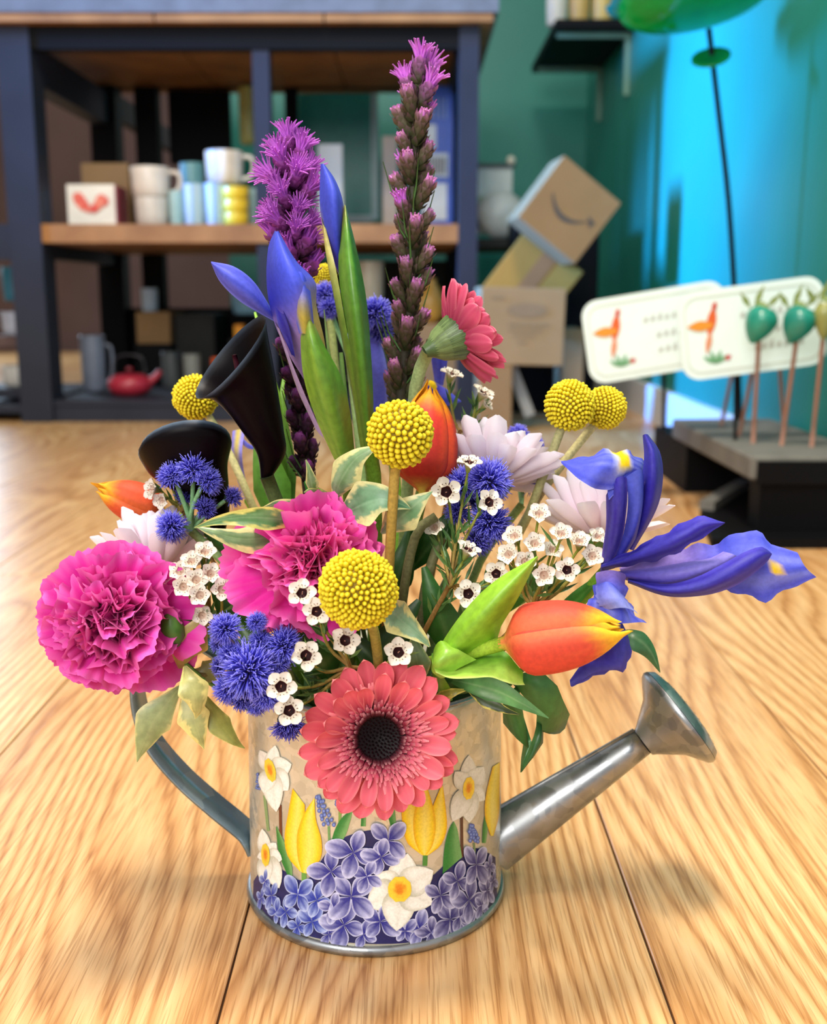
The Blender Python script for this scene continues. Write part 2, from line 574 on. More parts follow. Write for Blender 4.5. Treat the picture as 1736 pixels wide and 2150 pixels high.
def vessel(name, label, cat, cx, w, yt, Y, zbase, color, handle=0, group=None, prof=None, band=None, m=None, h=None):
    """cup, mug, jar or bowl: lathe body with a wall and optional handle"""
    r = w / 2 * pxm(Y)
    h = h or (ZP(yt, Y) - zbase)
    c = Vector((XP(cx, Y), Y + r, zbase))
    t = thing(name, label, cat, c, group)
    prof = prof or [(.82, 0), (.92, .06), (.97, .4), (1, .97), (.99, 1), (.93, 1), (.9, .9), (.86, .12), (0, .1)]
    prof = [(0, 0)] + prof
    c1, c2 = lin(color), lin(band or color)
    mb = MB()
    Mx = Matrix.Translation(c)
    mb.lathe([(p[0] * r, p[1] * h) for p in prof], lambda u, v: c1 if (not band or (v * 7) % 1 < .55) else mix(c1, c2, .7), 24, Mx)
    mb.build('body', m or M_vc, t)
    if handle:
        pts = [c + Vector((handle * r * .93, 0, h * .85)), c + Vector((handle * r * 1.45, 0, h * .8)), c + Vector((handle * r * 1.55, 0, h * .5)),
               c + Vector((handle * r * 1.35, 0, h * .22)), c + Vector((handle * r * .9, 0, h * .16))]
        MB().tube(pts, r * .12, c1, 8, 16).build('handle', m or M_vc, t)
    return t


Yi = 2.70
zs = zm + 0.0005
hb = thing('gift_box', 'white box with red heart print and maroon side on the middle shelf', 'box', (XP(190, Yi), Yi, zs))
zh = ZP(387, Yi)
MB().box(XP(140, Yi), XP(240, Yi), Yi, Yi + .1, zs, zh, lin('efeae0')).build('box_body', M_vc, hb, False)
MB().box(XP(240, Yi) + .0005, XP(240, Yi) + .004, Yi + .002, Yi + .1, zs, zh - .002, lin('9c2a40')).build('side_panel', M_vc, hb, False)
mb = MB()
for s in (-1, 1):
    for q in range(7):
        a = q / 6
        cx, cy = 190 + s * (26 - 20 * a), 418 + 22 * a + R.uniform(-4, 4)
        M = frame(P(cx, cy, Yi - .0015 - .0004 * (q + (7 if s > 0 else 0))), (0, -1, 0))
        mb.add([M @ Vector((math.cos(k) * .014 * (1 - .4 * a), math.sin(k) * .013 * (1 - .3 * a), 0)) for k in [i * PI / 4 for i in range(8)]], [tuple(range(8))], mix(lin('e0392f'), lin('f08a70'), R.random()))
mb.build('printed_heart', M_vc, hb)
pbox('shipping_carton', 'small brown carton behind the heart box on the middle shelf', 'box', 172, 272, 342, 470, 2.83, .12, M_card, None, zs)
vessel('coffee_cup', 'lower cream cup of the stacked pair on the middle shelf', 'cup', 309, 70, 412, Yi, zs, 'd9cfc6')
ztop1 = ZP(412, Yi) + .0005
vessel('coffee_mug', 'upper cream mug of the stacked pair, handle to the right', 'mug', 307, 80, 347, Yi, ztop1, 'e5dad0', 1)
vessel('glass_jar', 'pale blue jar beside the cream cups on the middle shelf', 'jar', 366, 30, 400, Yi + .02, zs, '8fc4cf', 0, None, None, 'd8e6e2')
vessel('glass_jar', 'patterned pale blue jar in the middle of the shelf row', 'jar', 402, 46, 385, Yi, zs, '9cc0d8', 0, None, None, 'e3ebe6')
vessel('glass_jar', 'tall teal jar behind the patterned jars on the shelf', 'jar', 400, 50, 340, Yi + .12, zs, '6fa5ab')
vessel('glass_jar', 'blue patterned jar under the floral mug', 'jar', 448, 50, 384, Yi, zs, '8fb6dc', 0, None, None, 'e6ece8')
vessel('coffee_mug', 'white floral mug standing on a blue jar', 'mug', 466, 78, 313, Yi, ZP(384, Yi) + .0005, 'e8e2d6', 1, None, None, 'cbb9a4')
for k in range(3):
    vessel('ramekin', ['lowest', 'middle', 'topmost'][k] + ' yellow cup of the stack of three on the shelf', 'cup', 490, 52 + 2 * k, 0, Yi - .04, zs + k * .0295,
           'e8c531', 0, 'yellow stacked cups', None, None, None, .029)
vessel('glass_jar', 'clear greenish tumbler at the right end of the shelf row', 'jar', 533, 28, 395, Yi + .03, zs, '9fc0bd')
# things lower in the counter
zc = zb + 0.0005
tp = vessel('teapot', 'squat red cast teapot on the bottom shelf of the counter', 'teapot', 240, 96, 788, 2.72, zc, 'a8283a', 0, None,
            [(.55, 0), (.85, .12), (1, .45), (.93, .8), (.6, .97), (.25, 1.0), (0, 1.02)])
ct = tp.location
MB().tube([ct + Vector((.045, 0, .03)), ct + Vector((.065, 0, .045)), ct + Vector((.078, 0, .06))], [.012, .007], lin('a8283a'), 8, 8).build('spout', M_vc, tp)
MB().tube([ct + Vector((-.04, 0, .052)), ct + Vector((-.03, 0, .095)), ct + Vector((.03, 0, .095)), ct + Vector((.04, 0, .052))], .003, lin('15161c'), 6, 14).build('handle', M_vc, tp)
MB().lathe([(.0, .01), (.008, .008), (.009, 0), (0, -.002)], lin('7c1c2a'), 12, Matrix.Translation(ct + Vector((0, 0, .061)))).build('lid_knob', M_vc, tp)
vessel('ceramic_pitcher', 'grey blue pitcher at the left end of the bottom shelf', 'pitcher', 168, 52, 705, 2.85, zc, '6d7688', 1)
pbox('shipping_carton', 'brown carton at the back of the bottom shelf', 'box', 272, 345, 655, 722, 3.1, .2, M_card, None)
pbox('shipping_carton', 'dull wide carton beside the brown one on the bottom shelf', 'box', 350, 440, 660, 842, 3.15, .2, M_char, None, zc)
pbox('carton_riser', 'black crate under the brown carton on the bottom shelf', 'box', 270, 346, 722, 842, 3.1, .2, M_blk, None, zc)
vessel('drinking_glass', 'smoky glass standing on the bottom shelf before the cartons', 'glass', 340, 40, 740, 2.95, zc, '4a4f52')
vessel('drinking_glass', 'pale glass left of the yellow ball flower on the bottom shelf', 'glass', 385, 36, 745, 2.9, zc, '7d7f78')
vessel('candle_jar', 'orange candle jar on the bottom shelf behind the dark calla', 'candle', 445, 34, 752, 2.9, zc, 'e2602c')
pbox('matchbox', 'small orange and yellow box behind the dark calla', 'box', 482, 503, 682, 712, 2.95, .05, mat_flat('orange_card', 'e5742a', .6, 0, .3, 40, .3, 'f2c12e'))
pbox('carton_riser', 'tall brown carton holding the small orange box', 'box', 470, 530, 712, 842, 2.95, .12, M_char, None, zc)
vessel('window_light_vessel', 'white blue stand-in for window light glimpsed through the counter gap', 'vase', 300, 34, 605, 3.2, ZP(655, 3.2), 'c3d8ea')  # pale vessels stand in for distant window light seen through the gaps
vessel('window_light_vessel', 'pale blue stand-in for window light behind the iris on the lower shelf', 'bowl', 510, 70, 602, 3.17, ZP(660, 3.17), '8fc3de')
vessel('plate_stack', 'white domed cake dish at the far left of the counter', 'dish', 8, 70, 655, 2.8, ZP(705, 2.8), 'b9c0cf')
vessel('serving_bowl', 'cream bowl low at the far left of the counter', 'bowl', 5, 80, 770, 2.8, ZP(815, 2.8), 'c9c6bd')
pbox('stool_seat', 'mauve board below the domed dish at the far left', 'board', -60, 42, 706, 730, 2.78, .2, M_far)
pbox('stool_seat', 'dark board below the cream bowl at the far left', 'board', -60, 44, 816, 836, 2.72, .2, M_dark)
vessel('drinking_glass', 'teal glass at the far left of the counter', 'glass', 8, 50, 560, 2.9, ZP(632, 2.9), '2f7f9a')
# upper shelf: white framed board, poster, bright cards
Yw = 3.5
fr = thing('framed_board', 'white framed teal board leaning behind the counter', 'frame', (XP(720, Yw), Yw, ZP(470, Yw)))
MB().box(XP(780, Yw), XP(794, Yw), Yw, Yw + .02, ZP(462, Yw), ZP(172, Yw), lin('a9c8c2')).build('frame_side', M_vc, fr, False)
MB().box(XP(630, Yw), XP(780, Yw), Yw, Yw + .02, ZP(466, Yw), ZP(452, Yw), lin('b5c4c0')).build('frame_bottom', M_vc, fr, False)
MB().box(XP(630, Yw), XP(780, Yw), Yw + .006, Yw + .015, ZP(452, Yw), ZP(172, Yw), lin('1c8f80')).build('board', M_vc, fr, False)
pbox('white_card', 'white card standing behind the left purple spike', 'card', 668, 720, 302, 455, 3.0, .006, M_white, None, zs)
pbox('beige_card', 'beige card standing left of the tall purple spike', 'card', 803, 834, 285, 466, 3.0, .01, mat_flat('beige', 'b6a79c', .7), None, zs)
po = thing('poster', 'blue and white poster beside the right counter post', 'poster', (XP(925, 3.0), 3.0, zs))
MB().box(XP(885, 3.0), XP(950, 3.0), 3.0, 3.01, zs, ZP(180, 3.0), lin('1d4fb4')).build('sheet', M_vc, po, False)
mb = MB()
for (x0, x1, y0, y1) in ((892, 940, 322, 372), (888, 915, 262, 312), (887, 938, 385, 462)):
    mb.box(XP(x0, 3.0), XP(x1, 3.0), 2.9965, 2.9985, ZP(y1, 3.0), ZP(y0, 3.0), lin('c9ccd0'))
mb.build('printed_panel', M_vc, po, False)
mb = MB()
for k in range(7):
    xx = 896 + k * 6
    mb.box(XP(xx, 3.0), XP(xx + 3, 3.0), 2.994, 2.9955, ZP(366, 3.0), ZP(330, 3.0), lin('3b4450'))
for k in range(5):
    xx = 893 + k * 10
    mb.box(XP(xx, 3.0), XP(xx + 3, 3.0), 2.994, 2.9955, ZP(250, 3.0), ZP(205, 3.0), lin('7f9fd8'))
mb.build('printed_strokes', M_vc, po, False)['kind'] = 'stuff'
vessel('gold_vase', 'small cream vase in the gap right of the green iris bud', 'vase', 775, 56, 548, 2.8, ZP(640, 2.8), 'bdb8a4')
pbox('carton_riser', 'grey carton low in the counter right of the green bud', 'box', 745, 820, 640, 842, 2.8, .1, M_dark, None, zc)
vessel('gold_vase', 'round gold vase low behind the tall purple spike', 'vase', 905, 60, 585, 2.8, ZP(680, 2.8), 'c79a44', 0, None, [(.4, 0), (.9, .2), (1, .5), (.6, .8), (.35, .92), (.45, 1), (.3, .98)])
pbox('shipping_carton', 'tan carton low behind the pink gerbera stem', 'box', 868, 962, 680, 842, 2.8, .14, M_card2, None, zc)
vessel('glass_jar', 'pale yellow jar seen past the left purple spike', 'jar', 522, 36, 180, 3.3, ZP(300, 3.3), 'c3bd6b')

# ------------------------------------------------------------------ stack of cartons against the right wall
def tilted(name, label, cpx, cpy, Y, w, h, d, roll, yaw, m, extra=None):
    c = P(cpx, cpy, Y)
    t = thing(name, label, 'box', c)
    Mx = Matrix.Translation(c) @ Matrix.Rotation(yaw, 4, 'Z') @ Matrix.Rotation(roll, 4, 'Y')
    o = MB().box(-w / 2, w / 2, 0, d, -h / 2, h / 2, (1, 1, 1), Mx).build('carton_body', m, t, False)
    bv = o.modifiers.new('bevel', 'BEVEL'); bv.width = 0.002; bv.segments = 2
    return t, Mx


k = pxm(2.5)
t, Mx = tilted('cardboard_box', 'brown carton with printed curved arrow tilted on top of the pile', 1196, 441, 2.44, 150 * k, 150 * k, .13, math.radians(37.5), math.radians(6), M_card)
mb = MB()
pts = []
for i in range(15):
    a = -1 + 2 * i / 14
    pts.append(Vector((a * .052, -.0012, -.022 + .03 * a * a + .004 * a)))
rows = []
for i, p in enumerate(pts):
    wv = .0015 + .0042 * math.sin(PI * min(1, i / 14 + .08))
    rows.append([Mx @ (p + Vector((0, 0, -wv))), Mx @ (p + Vector((0, 0, wv)))])
mb.grid(rows, (1, 1, 1))
for q in (((.05, .008), (.062, .012), (.057, -.004), (.053, -.002)), ((.04, .016), (.062, .012), (.06, .007), (.042, .011))):
    mb.add([Mx @ Vector((a, -.0012, b)) for a, b in q], [(0, 1, 2, 3)], (1, 1, 1))
mb.build('printed_arrow', M_ink, t, False)
t, Mx = tilted('cardboard_box', 'yellowish taped carton tilted under the arrow carton', 1117, 588, 2.58, 152 * k, 158 * k, .14, math.radians(37.5), math.radians(-6), M_kraft)
MB().box(-.018, .018, -.0012, .05, -.079 * 1.1, .0791 * 1.1, (1, 1, 1), Mx).build('tape_strip', M_tape, t, False)
t, Mx = tilted('cardboard_box', 'pale brown square carton with printed lines in the middle of the pile', 1096, 686, 2.42, 172 * k, 154 * k, .13, math.radians(1.5), math.radians(3), M_card2)
mb = MB()
mb.add([Mx @ Vector((.01 + math.cos(a) * .045, -.0012, .035 + math.sin(a) * .016)) for a in [i * PI / 10 for i in range(20)]], [tuple(range(20))], (1, 1, 1))
for (x0, x1, z) in ((-.03, .06, .004), (-.03, .045, -.008), (-.02, .03, -.02), (-.01, .012, -.034), (-.07, -.04, .06)):
    mb.box(x0, x1, -.0014, -.001, z - .0025, z + .0025, (1, 1, 1), Mx)
mb.build('printed_lines', mat_flat('faded_ink', '8a7458', .8), t, False)
pbox('cardboard_box', 'plain tan carton on the floor at the bottom of the pile', 'box', 1008, 1082, 765, 880, 2.42, .15, M_card, None, 0.0005)
pbox('cardboard_box', 'narrow tan carton standing right of the lowest one', 'box', 1190, 1236, 690, 872, 2.66, .16, M_card2, None, 0.0005)
pbox('black_cabinet', 'black cabinet standing behind the carton pile', 'cabinet', 1082, 1262, 460, 850, 2.84, .2, M_blk, None, 0.0005)
o = MB().box(-.012, .012, -.01, .01, 0, .13, (1, 1, 1), Matrix.Translation(P(1112, 872, 2.5)) @ Matrix.Rotation(math.radians(-22), 4, 'Y')).build('metal_bracket', mat_flat('pale_metal', '9b9a94', .4), None, False)
tag(o, 'pale metal bracket leaning against the lowest carton', 'bracket')
# side table with framed picture and bag beyond the counter post
st = tag(MB().box(XP(985, 3.3), XP(1110, 3.3), 3.3, 3.7, ZP(520, 3.3), ZP(500, 3.3)).build('side_shelf', M_char, None, False),
         'dark board shelf beyond the right counter post', 'shelf')
bv = st.modifiers.new('bevel', 'BEVEL'); bv.width = .004
pf = thing('picture', 'framed landscape picture standing beyond the right counter post', 'picture', (XP(1035, 3.45), 3.45, ZP(500, 3.45)))
MB().box(XP(985, 3.45), XP(1075, 3.45), 3.45, 3.46, ZP(492, 3.45), ZP(352, 3.45), lin('c9d3cd')).build('sheet', M_vc, pf, False)
MB().box(XP(985, 3.45), XP(1080, 3.45), 3.44, 3.465, ZP(352, 3.45), ZP(344, 3.45), lin('1c2220')).build('frame_top', M_vc, pf, False)
MB().box(XP(985, 3.45), XP(1072, 3.45), 3.447, 3.449, ZP(430, 3.45), ZP(412, 3.45), lin('8fae8c')).build('printed_meadow', M_vc, pf, False)
mb = MB()
c = P(1052, 452, 3.36)
rows = []
for i in range(9):
    a = PI * i / 8
    rows.append([c + Vector((math.cos(b) * math.sin(a) * .075 * (1 + .25 * nz(i * .9, j * .8)), math.sin(b) * math.sin(a) * .05, math.cos(a) * .07 * (1 + .3 * nz(j, i)))) for j, b in enumerate([2 * PI * q / 14 for q in range(14)])])
mb.grid(rows, lin('ccd2cc'), True)
tag(mb.build('paper_bag', M_vc, None), 'crumpled white bag on the dark shelf by the cartons', 'bag')
tag(MB().lathe([(0, -.014), (.01, -.01), (.014, 0), (.01, .01), (0, .014)], lin('e8e6d2'), 12, Matrix.Translation(P(1073, 337, 3.44))).build('round_bulb', M_vc, None),
    'tiny pale round bulb above the framed picture corner', 'bulb')

# ------------------------------------------------------------------ wall shelf with jars
zw = ZP(62, 3.1)
ws = thing('wall_shelf', 'black shelf on pale brackets fixed to the right teal wall', 'shelf', (WALLX, 3.35, zw))
MB().box(.375, WALLX - .001, 3.08, 3.68, zw, zw + .022).build('board', M_blk, ws, False)
Mbr = mat_flat('pale_green_metal', '6f9c8c', .4)
for yy in (3.13, 3.58):
    MB().box(.385, WALLX - .002, yy, yy + .012, zw - .014, zw - .0005).build('bracket', Mbr, ws, False)
    MB().box(WALLX - .016, WALLX - .002, yy, yy + .012, zw - .16, zw - .014).build('bracket', Mbr, ws, False)
M_jar = mat_glass('jar_glass', 'cfd8cf')
for i, (xx, c1) in enumerate(((1162, 'd8d2c0'), (1208, 'c9a55a'), (1255, 'd9bb6a'))):
    tt = vessel('glass_jar', ['small shiny silver jar', 'narrow amber jar', 'wide gold jar'][i] + ' on the black wall shelf', 'jar', xx, 42, 0, 3.14, zw + .0225, c1, 0, None, None, None, None, .11)
    MB().lathe([(.02, .112), (.033, .112), (.033, .13), (0, .131)], lin('8f8f88'), 16, Matrix.Translation(tt.location)).build('lid', M_vc, tt)

# ------------------------------------------------------------------ garden stake with glass dishes
M_gg = mat_vc('green_glass', .08, .7, .55, 20, .15)
gs = thing('garden_stake', 'black rod stake carrying green glass dishes by the teal wall', 'garden stake', FL(1553, 905) * 1)
Ys = 1.72
gs.location = Vector((P(1552, 900, Ys).x, Ys, 0.108))
MB().tube([gs.location, P(1546, 700, Ys), P(1530, 430, Ys), P(1508, 230, Ys), P(1488, 60, Ys)], .0042, lin('14161a'), 8, 20).build('rod', M_blk, gs)


def dish(cx, cy, rx, n, c1, c2, nm, Yd, depth=.25, wav=0.0):
    r = rx * pxm(Yd)
    M = frame(P(cx, cy, Yd), n)
    rows = []
    for i in range(7):
        u = i / 6
        rows.append([M @ Vector((math.cos(a) * r * u, math.sin(a) * r * u, depth * r * u * u + wav * r * u * math.sin(9 * a))) for a in [2 * PI * q / 36 for q in range(36)]])
    for i in range(6, -1, -1):
        u = i / 6
        rows.append([M @ Vector((math.cos(a) * r * u, math.sin(a) * r * u, depth * r * u * u + .003 + wav * r * u * math.sin(9 * a))) for a in [2 * PI * q / 36 for q in range(36)]])
    return MB().grid(rows, lambda u, v: mix(lin(c1), lin(c2), abs(2 * u - 1)), True).build(nm, M_gg, gs)


dish(1462, 22, 150, (-.1, .22, .95), '1fc46a', '14b058', 'glass_dish', Ys, .16)
dish(1385, 20, 100, (-.25, .05, .95), '2aa8a4', '3fc0bb', 'glass_dish', Ys + .1, .3, .05)
dish(1493, 130, 38, (-.25, -.55, .8), '13a052', '0f9048', 'glass_disc', Ys - .01, .2)

# ------------------------------------------------------------------ plant sign display stand at the right
ds = thing('display_stand', 'black and grey low wooden display stand at the right wall', 'stand', (.48, 1.4, 0))
M_gw = mat_flat('weathered_grey_wood', '6f6d66', .8, 0, .25, 30)
zt2 = .107
mb = MB().box(.412, WALLX - .016, 1.325, 1.74, zt2 - .03, zt2)
o = mb.build('platform', M_gw, ds, False); bv = o.modifiers.new('bevel', 'BEVEL'); bv.width = .003
MB().box(.42, WALLX - .016, 1.321, 1.3249, zt2 - .034, zt2 - .006).build('front_strip', M_blk, ds, False)
hexa = [(.358, 1.285), (.392, 1.47), (.5, 1.66), (WALLX - .016, 1.66), (WALLX - .016, 1.285)]
mb = MB().add([(a, b, 0.0005) for a, b in hexa] + [(a, b, .012) for a, b in hexa],
              [tuple(range(5))[::-1], tuple(range(5, 10))] + [(i, (i + 1) % 5, 5 + (i + 1) % 5, 5 + i) for i in range(5)], (1, 1, 1))
mb.build('base', M_blk, ds, False)
mb = MB()
q = [Vector((.39, 1.47, .0125)), Vector((.5, 1.66, .0125)), Vector((.517, 1.65, .0125)), Vector((.408, 1.46, .0125))]
mb.add(q + [p + Vector((0, 0, .012)) for p in q], [(0, 1, 2, 3), (7, 6, 5, 4), (0, 4, 5, 1), (1, 5, 6, 2), (2, 6, 7, 3), (3, 7, 4, 0)], (1, 1, 1)).build('edge_strip', M_gw, ds, False)
MB().box(.43, WALLX - .016, 1.34, 1.38, .0125, zt2 - .0305).build('leg', M_blk, ds, False)
MB().box(.42, WALLX - .016, 1.67, 1.9, .0005, zt2 - .031).build('leg', M_blk, ds, False)

M_sign = mat_vc('glossy_sign', .3, .5, 0, 30, .03)


def rrect(w, h, r, n=6):
    out = []
    for cx, cy, a0 in ((w / 2 - r, h / 2 - r, 0), (-w / 2 + r, h / 2 - r, PI / 2), (-w / 2 + r, -h / 2 + r, PI), (w / 2 - r, -h / 2 + r, 1.5 * PI)):
        for i in range(n + 1):
            a = a0 + PI / 2 * i / n
            out.append((cx + r * math.cos(a), cy + r * math.sin(a)))
    return out


def blob(mb, Mx, pts, c, z):
    vs = [Mx @ Vector((x, y, z)) for x, y in pts]
    mb.add(vs, [tuple(range(len(vs)))], lin(c) if isinstance(c, str) else c)


def leaf2d(x0, y0, x1, y1, w, n=6):
    d = Vector((x1 - x0, y1 - y0)); L_ = d.length; d /= L_; s = Vector((-d.y, d.x))
    a = [(x0 + d.x * L_ * i / n + s.x * w * math.sin(PI * i / n), y0 + d.y * L_ * i / n + s.y * w * math.sin(PI * i / n)) for i in range(n + 1)]
    b = [(x0 + d.x * L_ * i / n - s.x * w * math.sin(PI * i / n), y0 + d.y * L_ * i / n - s.y * w * math.sin(PI * i / n)) for i in range(n - 1, 0, -1)]
    return a + b


def sign(label, cpx, cpy, Y, wpx, hpx, roll, yaw, stake):
    k = pxm(Y)
    c = P(cpx, cpy, Y)
    w, h = wpx * k, hpx * k
    t = thing('garden_sign', label, 'sign', (P(stake, 890, Y).x, Y, zt2), 'white hummingbird garden signs')
    Mx = Matrix.Translation(c) @ Matrix.Rotation(yaw, 4, 'Z') @ Matrix.Rotation(PI / 2, 4, 'X') @ Matrix.Rotation(roll, 4, 'Z')
    ol = rrect(w, h, h * .2)
    n = len(ol)
    vs = [Mx @ Vector((x, y, 0)) for x, y in ol] + [Mx @ Vector((x, y, -.004)) for x, y in ol]
    MB().add(vs, [tuple(range(n)), tuple(range(n, 2 * n))[::-1]] + [(i, n + i, n + (i + 1) % n, (i + 1) % n) for i in range(n)], lin('e4f2ee')).build('plate', M_sign, t, False)
    o1, o2 = rrect(w * .93, h * .86, h * .16), rrect(w * .915, h * .83, h * .15)
    mb = MB().add([Mx @ Vector((x, y, .0008)) for x, y in o1] + [Mx @ Vector((x, y, .0008)) for x, y in o2],
                  [(i, (i + 1) % n, n + (i + 1) % n, n + i) for i in range(n)], lin('cfd2c4'))
    mb.build('printed_border', M_sign, t, False)
    u = h
    mb = MB()
    bx, by = -w * .27, h * .06
    blob(mb, Mx, leaf2d(bx - .06 * u, by - .1 * u, bx + .03 * u, by + .26 * u, .055 * u), 'd9622e', .0009)
    blob(mb, Mx, leaf2d(bx + .02 * u, by + .04 * u, bx - .3 * u, by + .05 * u, .06 * u), 'e0912f', .0012)
    blob(mb, Mx, leaf2d(bx - .03 * u, by - .02 * u, bx - .1 * u, by - .28 * u, .035 * u), 'd98f6a', .0015)
    blob(mb, Mx, leaf2d(bx + .01 * u, by + .2 * u, bx + .05 * u, by + .3 * u, .03 * u), 'c8432f', .0018)
    mb.build('printed_bird', M_sign, t, False)
    mb = MB()
    for a in (-.9, -.3, .4, 1.0):
        blob(mb, Mx, leaf2d(bx + .0 * u, by - .4 * u, bx + math.sin(a) * .18 * u, by - .4 * u + math.cos(a) * .16 * u, .025 * u), '6fa678', .0009)
    blob(mb, Mx, leaf2d(bx + .1 * u, by - .36 * u, bx + .18 * u, by - .33 * u, .03 * u), 'c64a4a', .0012)
    mb.build('printed_sprig', M_sign, t, False)
    mb = MB()
    for ln, (x0, yy, nn) in enumerate(((-.08, .14, 9), (.0, -.06, 7), (.0, -.24, 7))):
        for q in range(nn):
            xx = w * x0 + q * .085 * u
            blob(mb, Mx, [(xx, yy * u), (xx + .05 * u, yy * u + .01 * u), (xx + .055 * u, yy * u + (.06 + .02 * (q % 3)) * u), (xx + .01 * u, yy * u + .05 * u)], 'b3b5ae', .0009)
    mb.build('printed_lettering', M_sign, t, False)
    MB().tube([Vector((P(stake, 890, Y).x, Y + .006, zt2)), P(stake, cpy, Y) + Vector((0, .006, 0))], .0028, lin('14161a'), 6).build('stake', M_blk, t)
    return t


sign('white hummingbird sign half hidden behind the other sign', 1378, 698, 1.56, 296, 172, math.radians(9.5), math.radians(0), 1396)
sign('white hummingbird sign in front, standing behind the bird picks', 1580, 690, 1.47, 300, 182, math.radians(7.5), math.radians(0), 1548)

M_bird = mat_vc('glazed_bird', .25, .6, 0, 60, .15)


def pick(label, cat, hx, hy, bx, by, Y, c1, kind):
    base = FL(bx, by, zt2)
    head = P(hx, hy, base.y - .03)
    t = thing('garden_pick', label, cat, base, 'garden picks on the display stand')
    MB().tube([base, head], .003, lin('9a6f5c'), 7, 6).build('stick', M_stem, t)
    mb = MB()
    M = frame(head + Vector((0, 0, .012)), Vector((.35 if kind == 1 else 0, 0, .9)))
    if kind >= 0:
        rows = []
        for i in range(9):
            u = i / 8
            r = (.023 if kind == 1 else .014) * (math.sin(PI * min(1, u * .62 + .02)) ** .7) * (1 - .35 * smooth(.8, 1, u))
            rows.append([M @ Vector((math.cos(a) * r, math.sin(a) * r * .9, -.026 + .046 * u)) for a in [2 * PI * q / 12 for q in range(12)]])
        mb.grid(rows, lin(c1), True)
        mb.build('bird_body' if kind < 2 else 'pod', M_bird, t)
        mb = MB()
        for a in range(5):
            d = Vector((math.sin(a * 1.3) * .02, math.cos(a * 2.1) * .012, .012 + .01 * (a % 3)))
            p0 = head + Vector((math.sin(a * 2.7) * .012, 0, .03))
            s = d.cross(Vector((0, 1, 0))).normalized() * .004
            mb.add([p0, p0 + d * .5 + s, p0 + d, p0 + d * .5 - s], [(0, 1, 2, 3)], lin('8fa05a'))
        mb.build('wire_leaf', M_leaf, t)
    return t


pick('pick with clear white bead at the left of the bird picks', 'garden pick', 1554, 700, 1514, 895, 1.5, 'd9dcd6', 2)
pick('pick with turquoise bird left of the olive pod', 'garden pick', 1594, 700, 1581, 930, 1.4, '1f8a74', 1)
pick('bare brown pick leaning behind the left turquoise bird', 'garden pick', 1592, 720, 1552, 915, 1.45, '2fa58e', -1)
pick('pick with olive pod between the two turquoise birds', 'garden pick', 1632, 700, 1646, 905, 1.45, '7d8a4a', 2)
pick('pick with turquoise bird right of the olive pod', 'garden pick', 1674, 700, 1641, 935, 1.38, '1c8270', 1)
pick('rightmost pick with green bead at the picture edge', 'garden pick', 1730, 690, 1704, 938, 1.38, '8c8f4e', 2)
# ------------------------------------------------------------------ watering can
AX = FL(790, 1853)
AXX, AXY = AX.x, 0.521
RB, RT, HC = 0.0645, 0.0628, 0.118
M_body = mat_galv('can_sheet', 'bdb9a4', 'dedac8', 0.45, 0.26, 240)
M_zinc = mat_galv('zinc_metal', '7f8488', 'a9acac', 0.92, 0.27, 150)
M_hand = mat_galv('blue_grey_zinc', '5f7686', '8fa6b4', 0.85, 0.32, 60)
wc = thing('watering_can', 'small galvanised watering can printed with daffodils, tulips and hydrangeas', 'watering can', (AXX, AXY, 0))
Mc = Matrix.Translation((AXX, AXY, 0))
MB().lathe([(0, .004), (RB - .001, .004), (RB, .006), (RT, HC - .003), (RT, HC), (RT - .001, HC), (RB - .0025, .01), (0, .008)], (1, 1, 1), 96, Mc).build('body', M_body, wc)
rr = [(RB - .001, .0002), (RB + .0012, .0006), (RB + .002, .0025), (RB + .0016, .0045), (RB + .0002, .0055), (RB - .001, .0055)]
MB().lathe(rr, (1, 1, 1), 96, Mc).build('base_rim', M_zinc, wc)
MB().lathe([(RT + .001 * math.cos(a), HC + .0012 * math.sin(a)) for a in [2 * PI * i / 10 for i in range(11)]], (1, 1, 1), 96, Mc).build('top_rim', M_zinc, wc)
# spout and rose
s0, s1 = P(1032, 1772, AXY), P(1348, 1556, AXY)
mb = MB().tube([s0, s1], [.0150, .0072], (1, 1, 1), 32, 12)
mb.build('spout', M_zinc, wc)
dr = (s1 - s0).normalized()
side = Vector((0, 1, 0))
upv = dr.cross(side).normalized()
seam = MB()
pts = [s0 + (s1 - s0) * t + (-upv if upv.z < 0 else upv) * (.0150 * (1 - t) + .0072 * t) for t in (0.08, .5, 1)]
seam.tube(pts, .0012, (1, 1, 1), 6)
sp = [c for c in wc.children if c.name.startswith('spout')][0]
seam.build('seam', M_zinc, sp)
ra, rb = P(1362, 1416, AXY), P(1489, 1589, AXY)
rc = (ra + rb) / 2
rrad = (rb - ra).length / 2
nn = Vector((0, -1, 0)).cross((rb - ra).normalized())
if nn.x < 0:
    nn = -nn
nn = (nn + Vector((0, .10, 0))).normalized()
Mr = frame(rc, nn)
hgt = (rc - s1).length
prof = [(.0074, -hgt + .0), (.0085, -hgt + .002), (rrad * .62, -hgt * .42), (rrad * .96, -.003), (rrad, -.001), (rrad * .99, .0004)]
ro = MB().lathe(prof, (1, 1, 1), 48, Mr).build('rose', M_zinc, wc)
MB().lathe([(rrad * .985, .0006), (rrad * .9, .0036), (rrad * .6, .0056), (0, .0066)], (1, 1, 1), 48, Mr).build('rose_face', M_zinc, ro)
mb = MB()
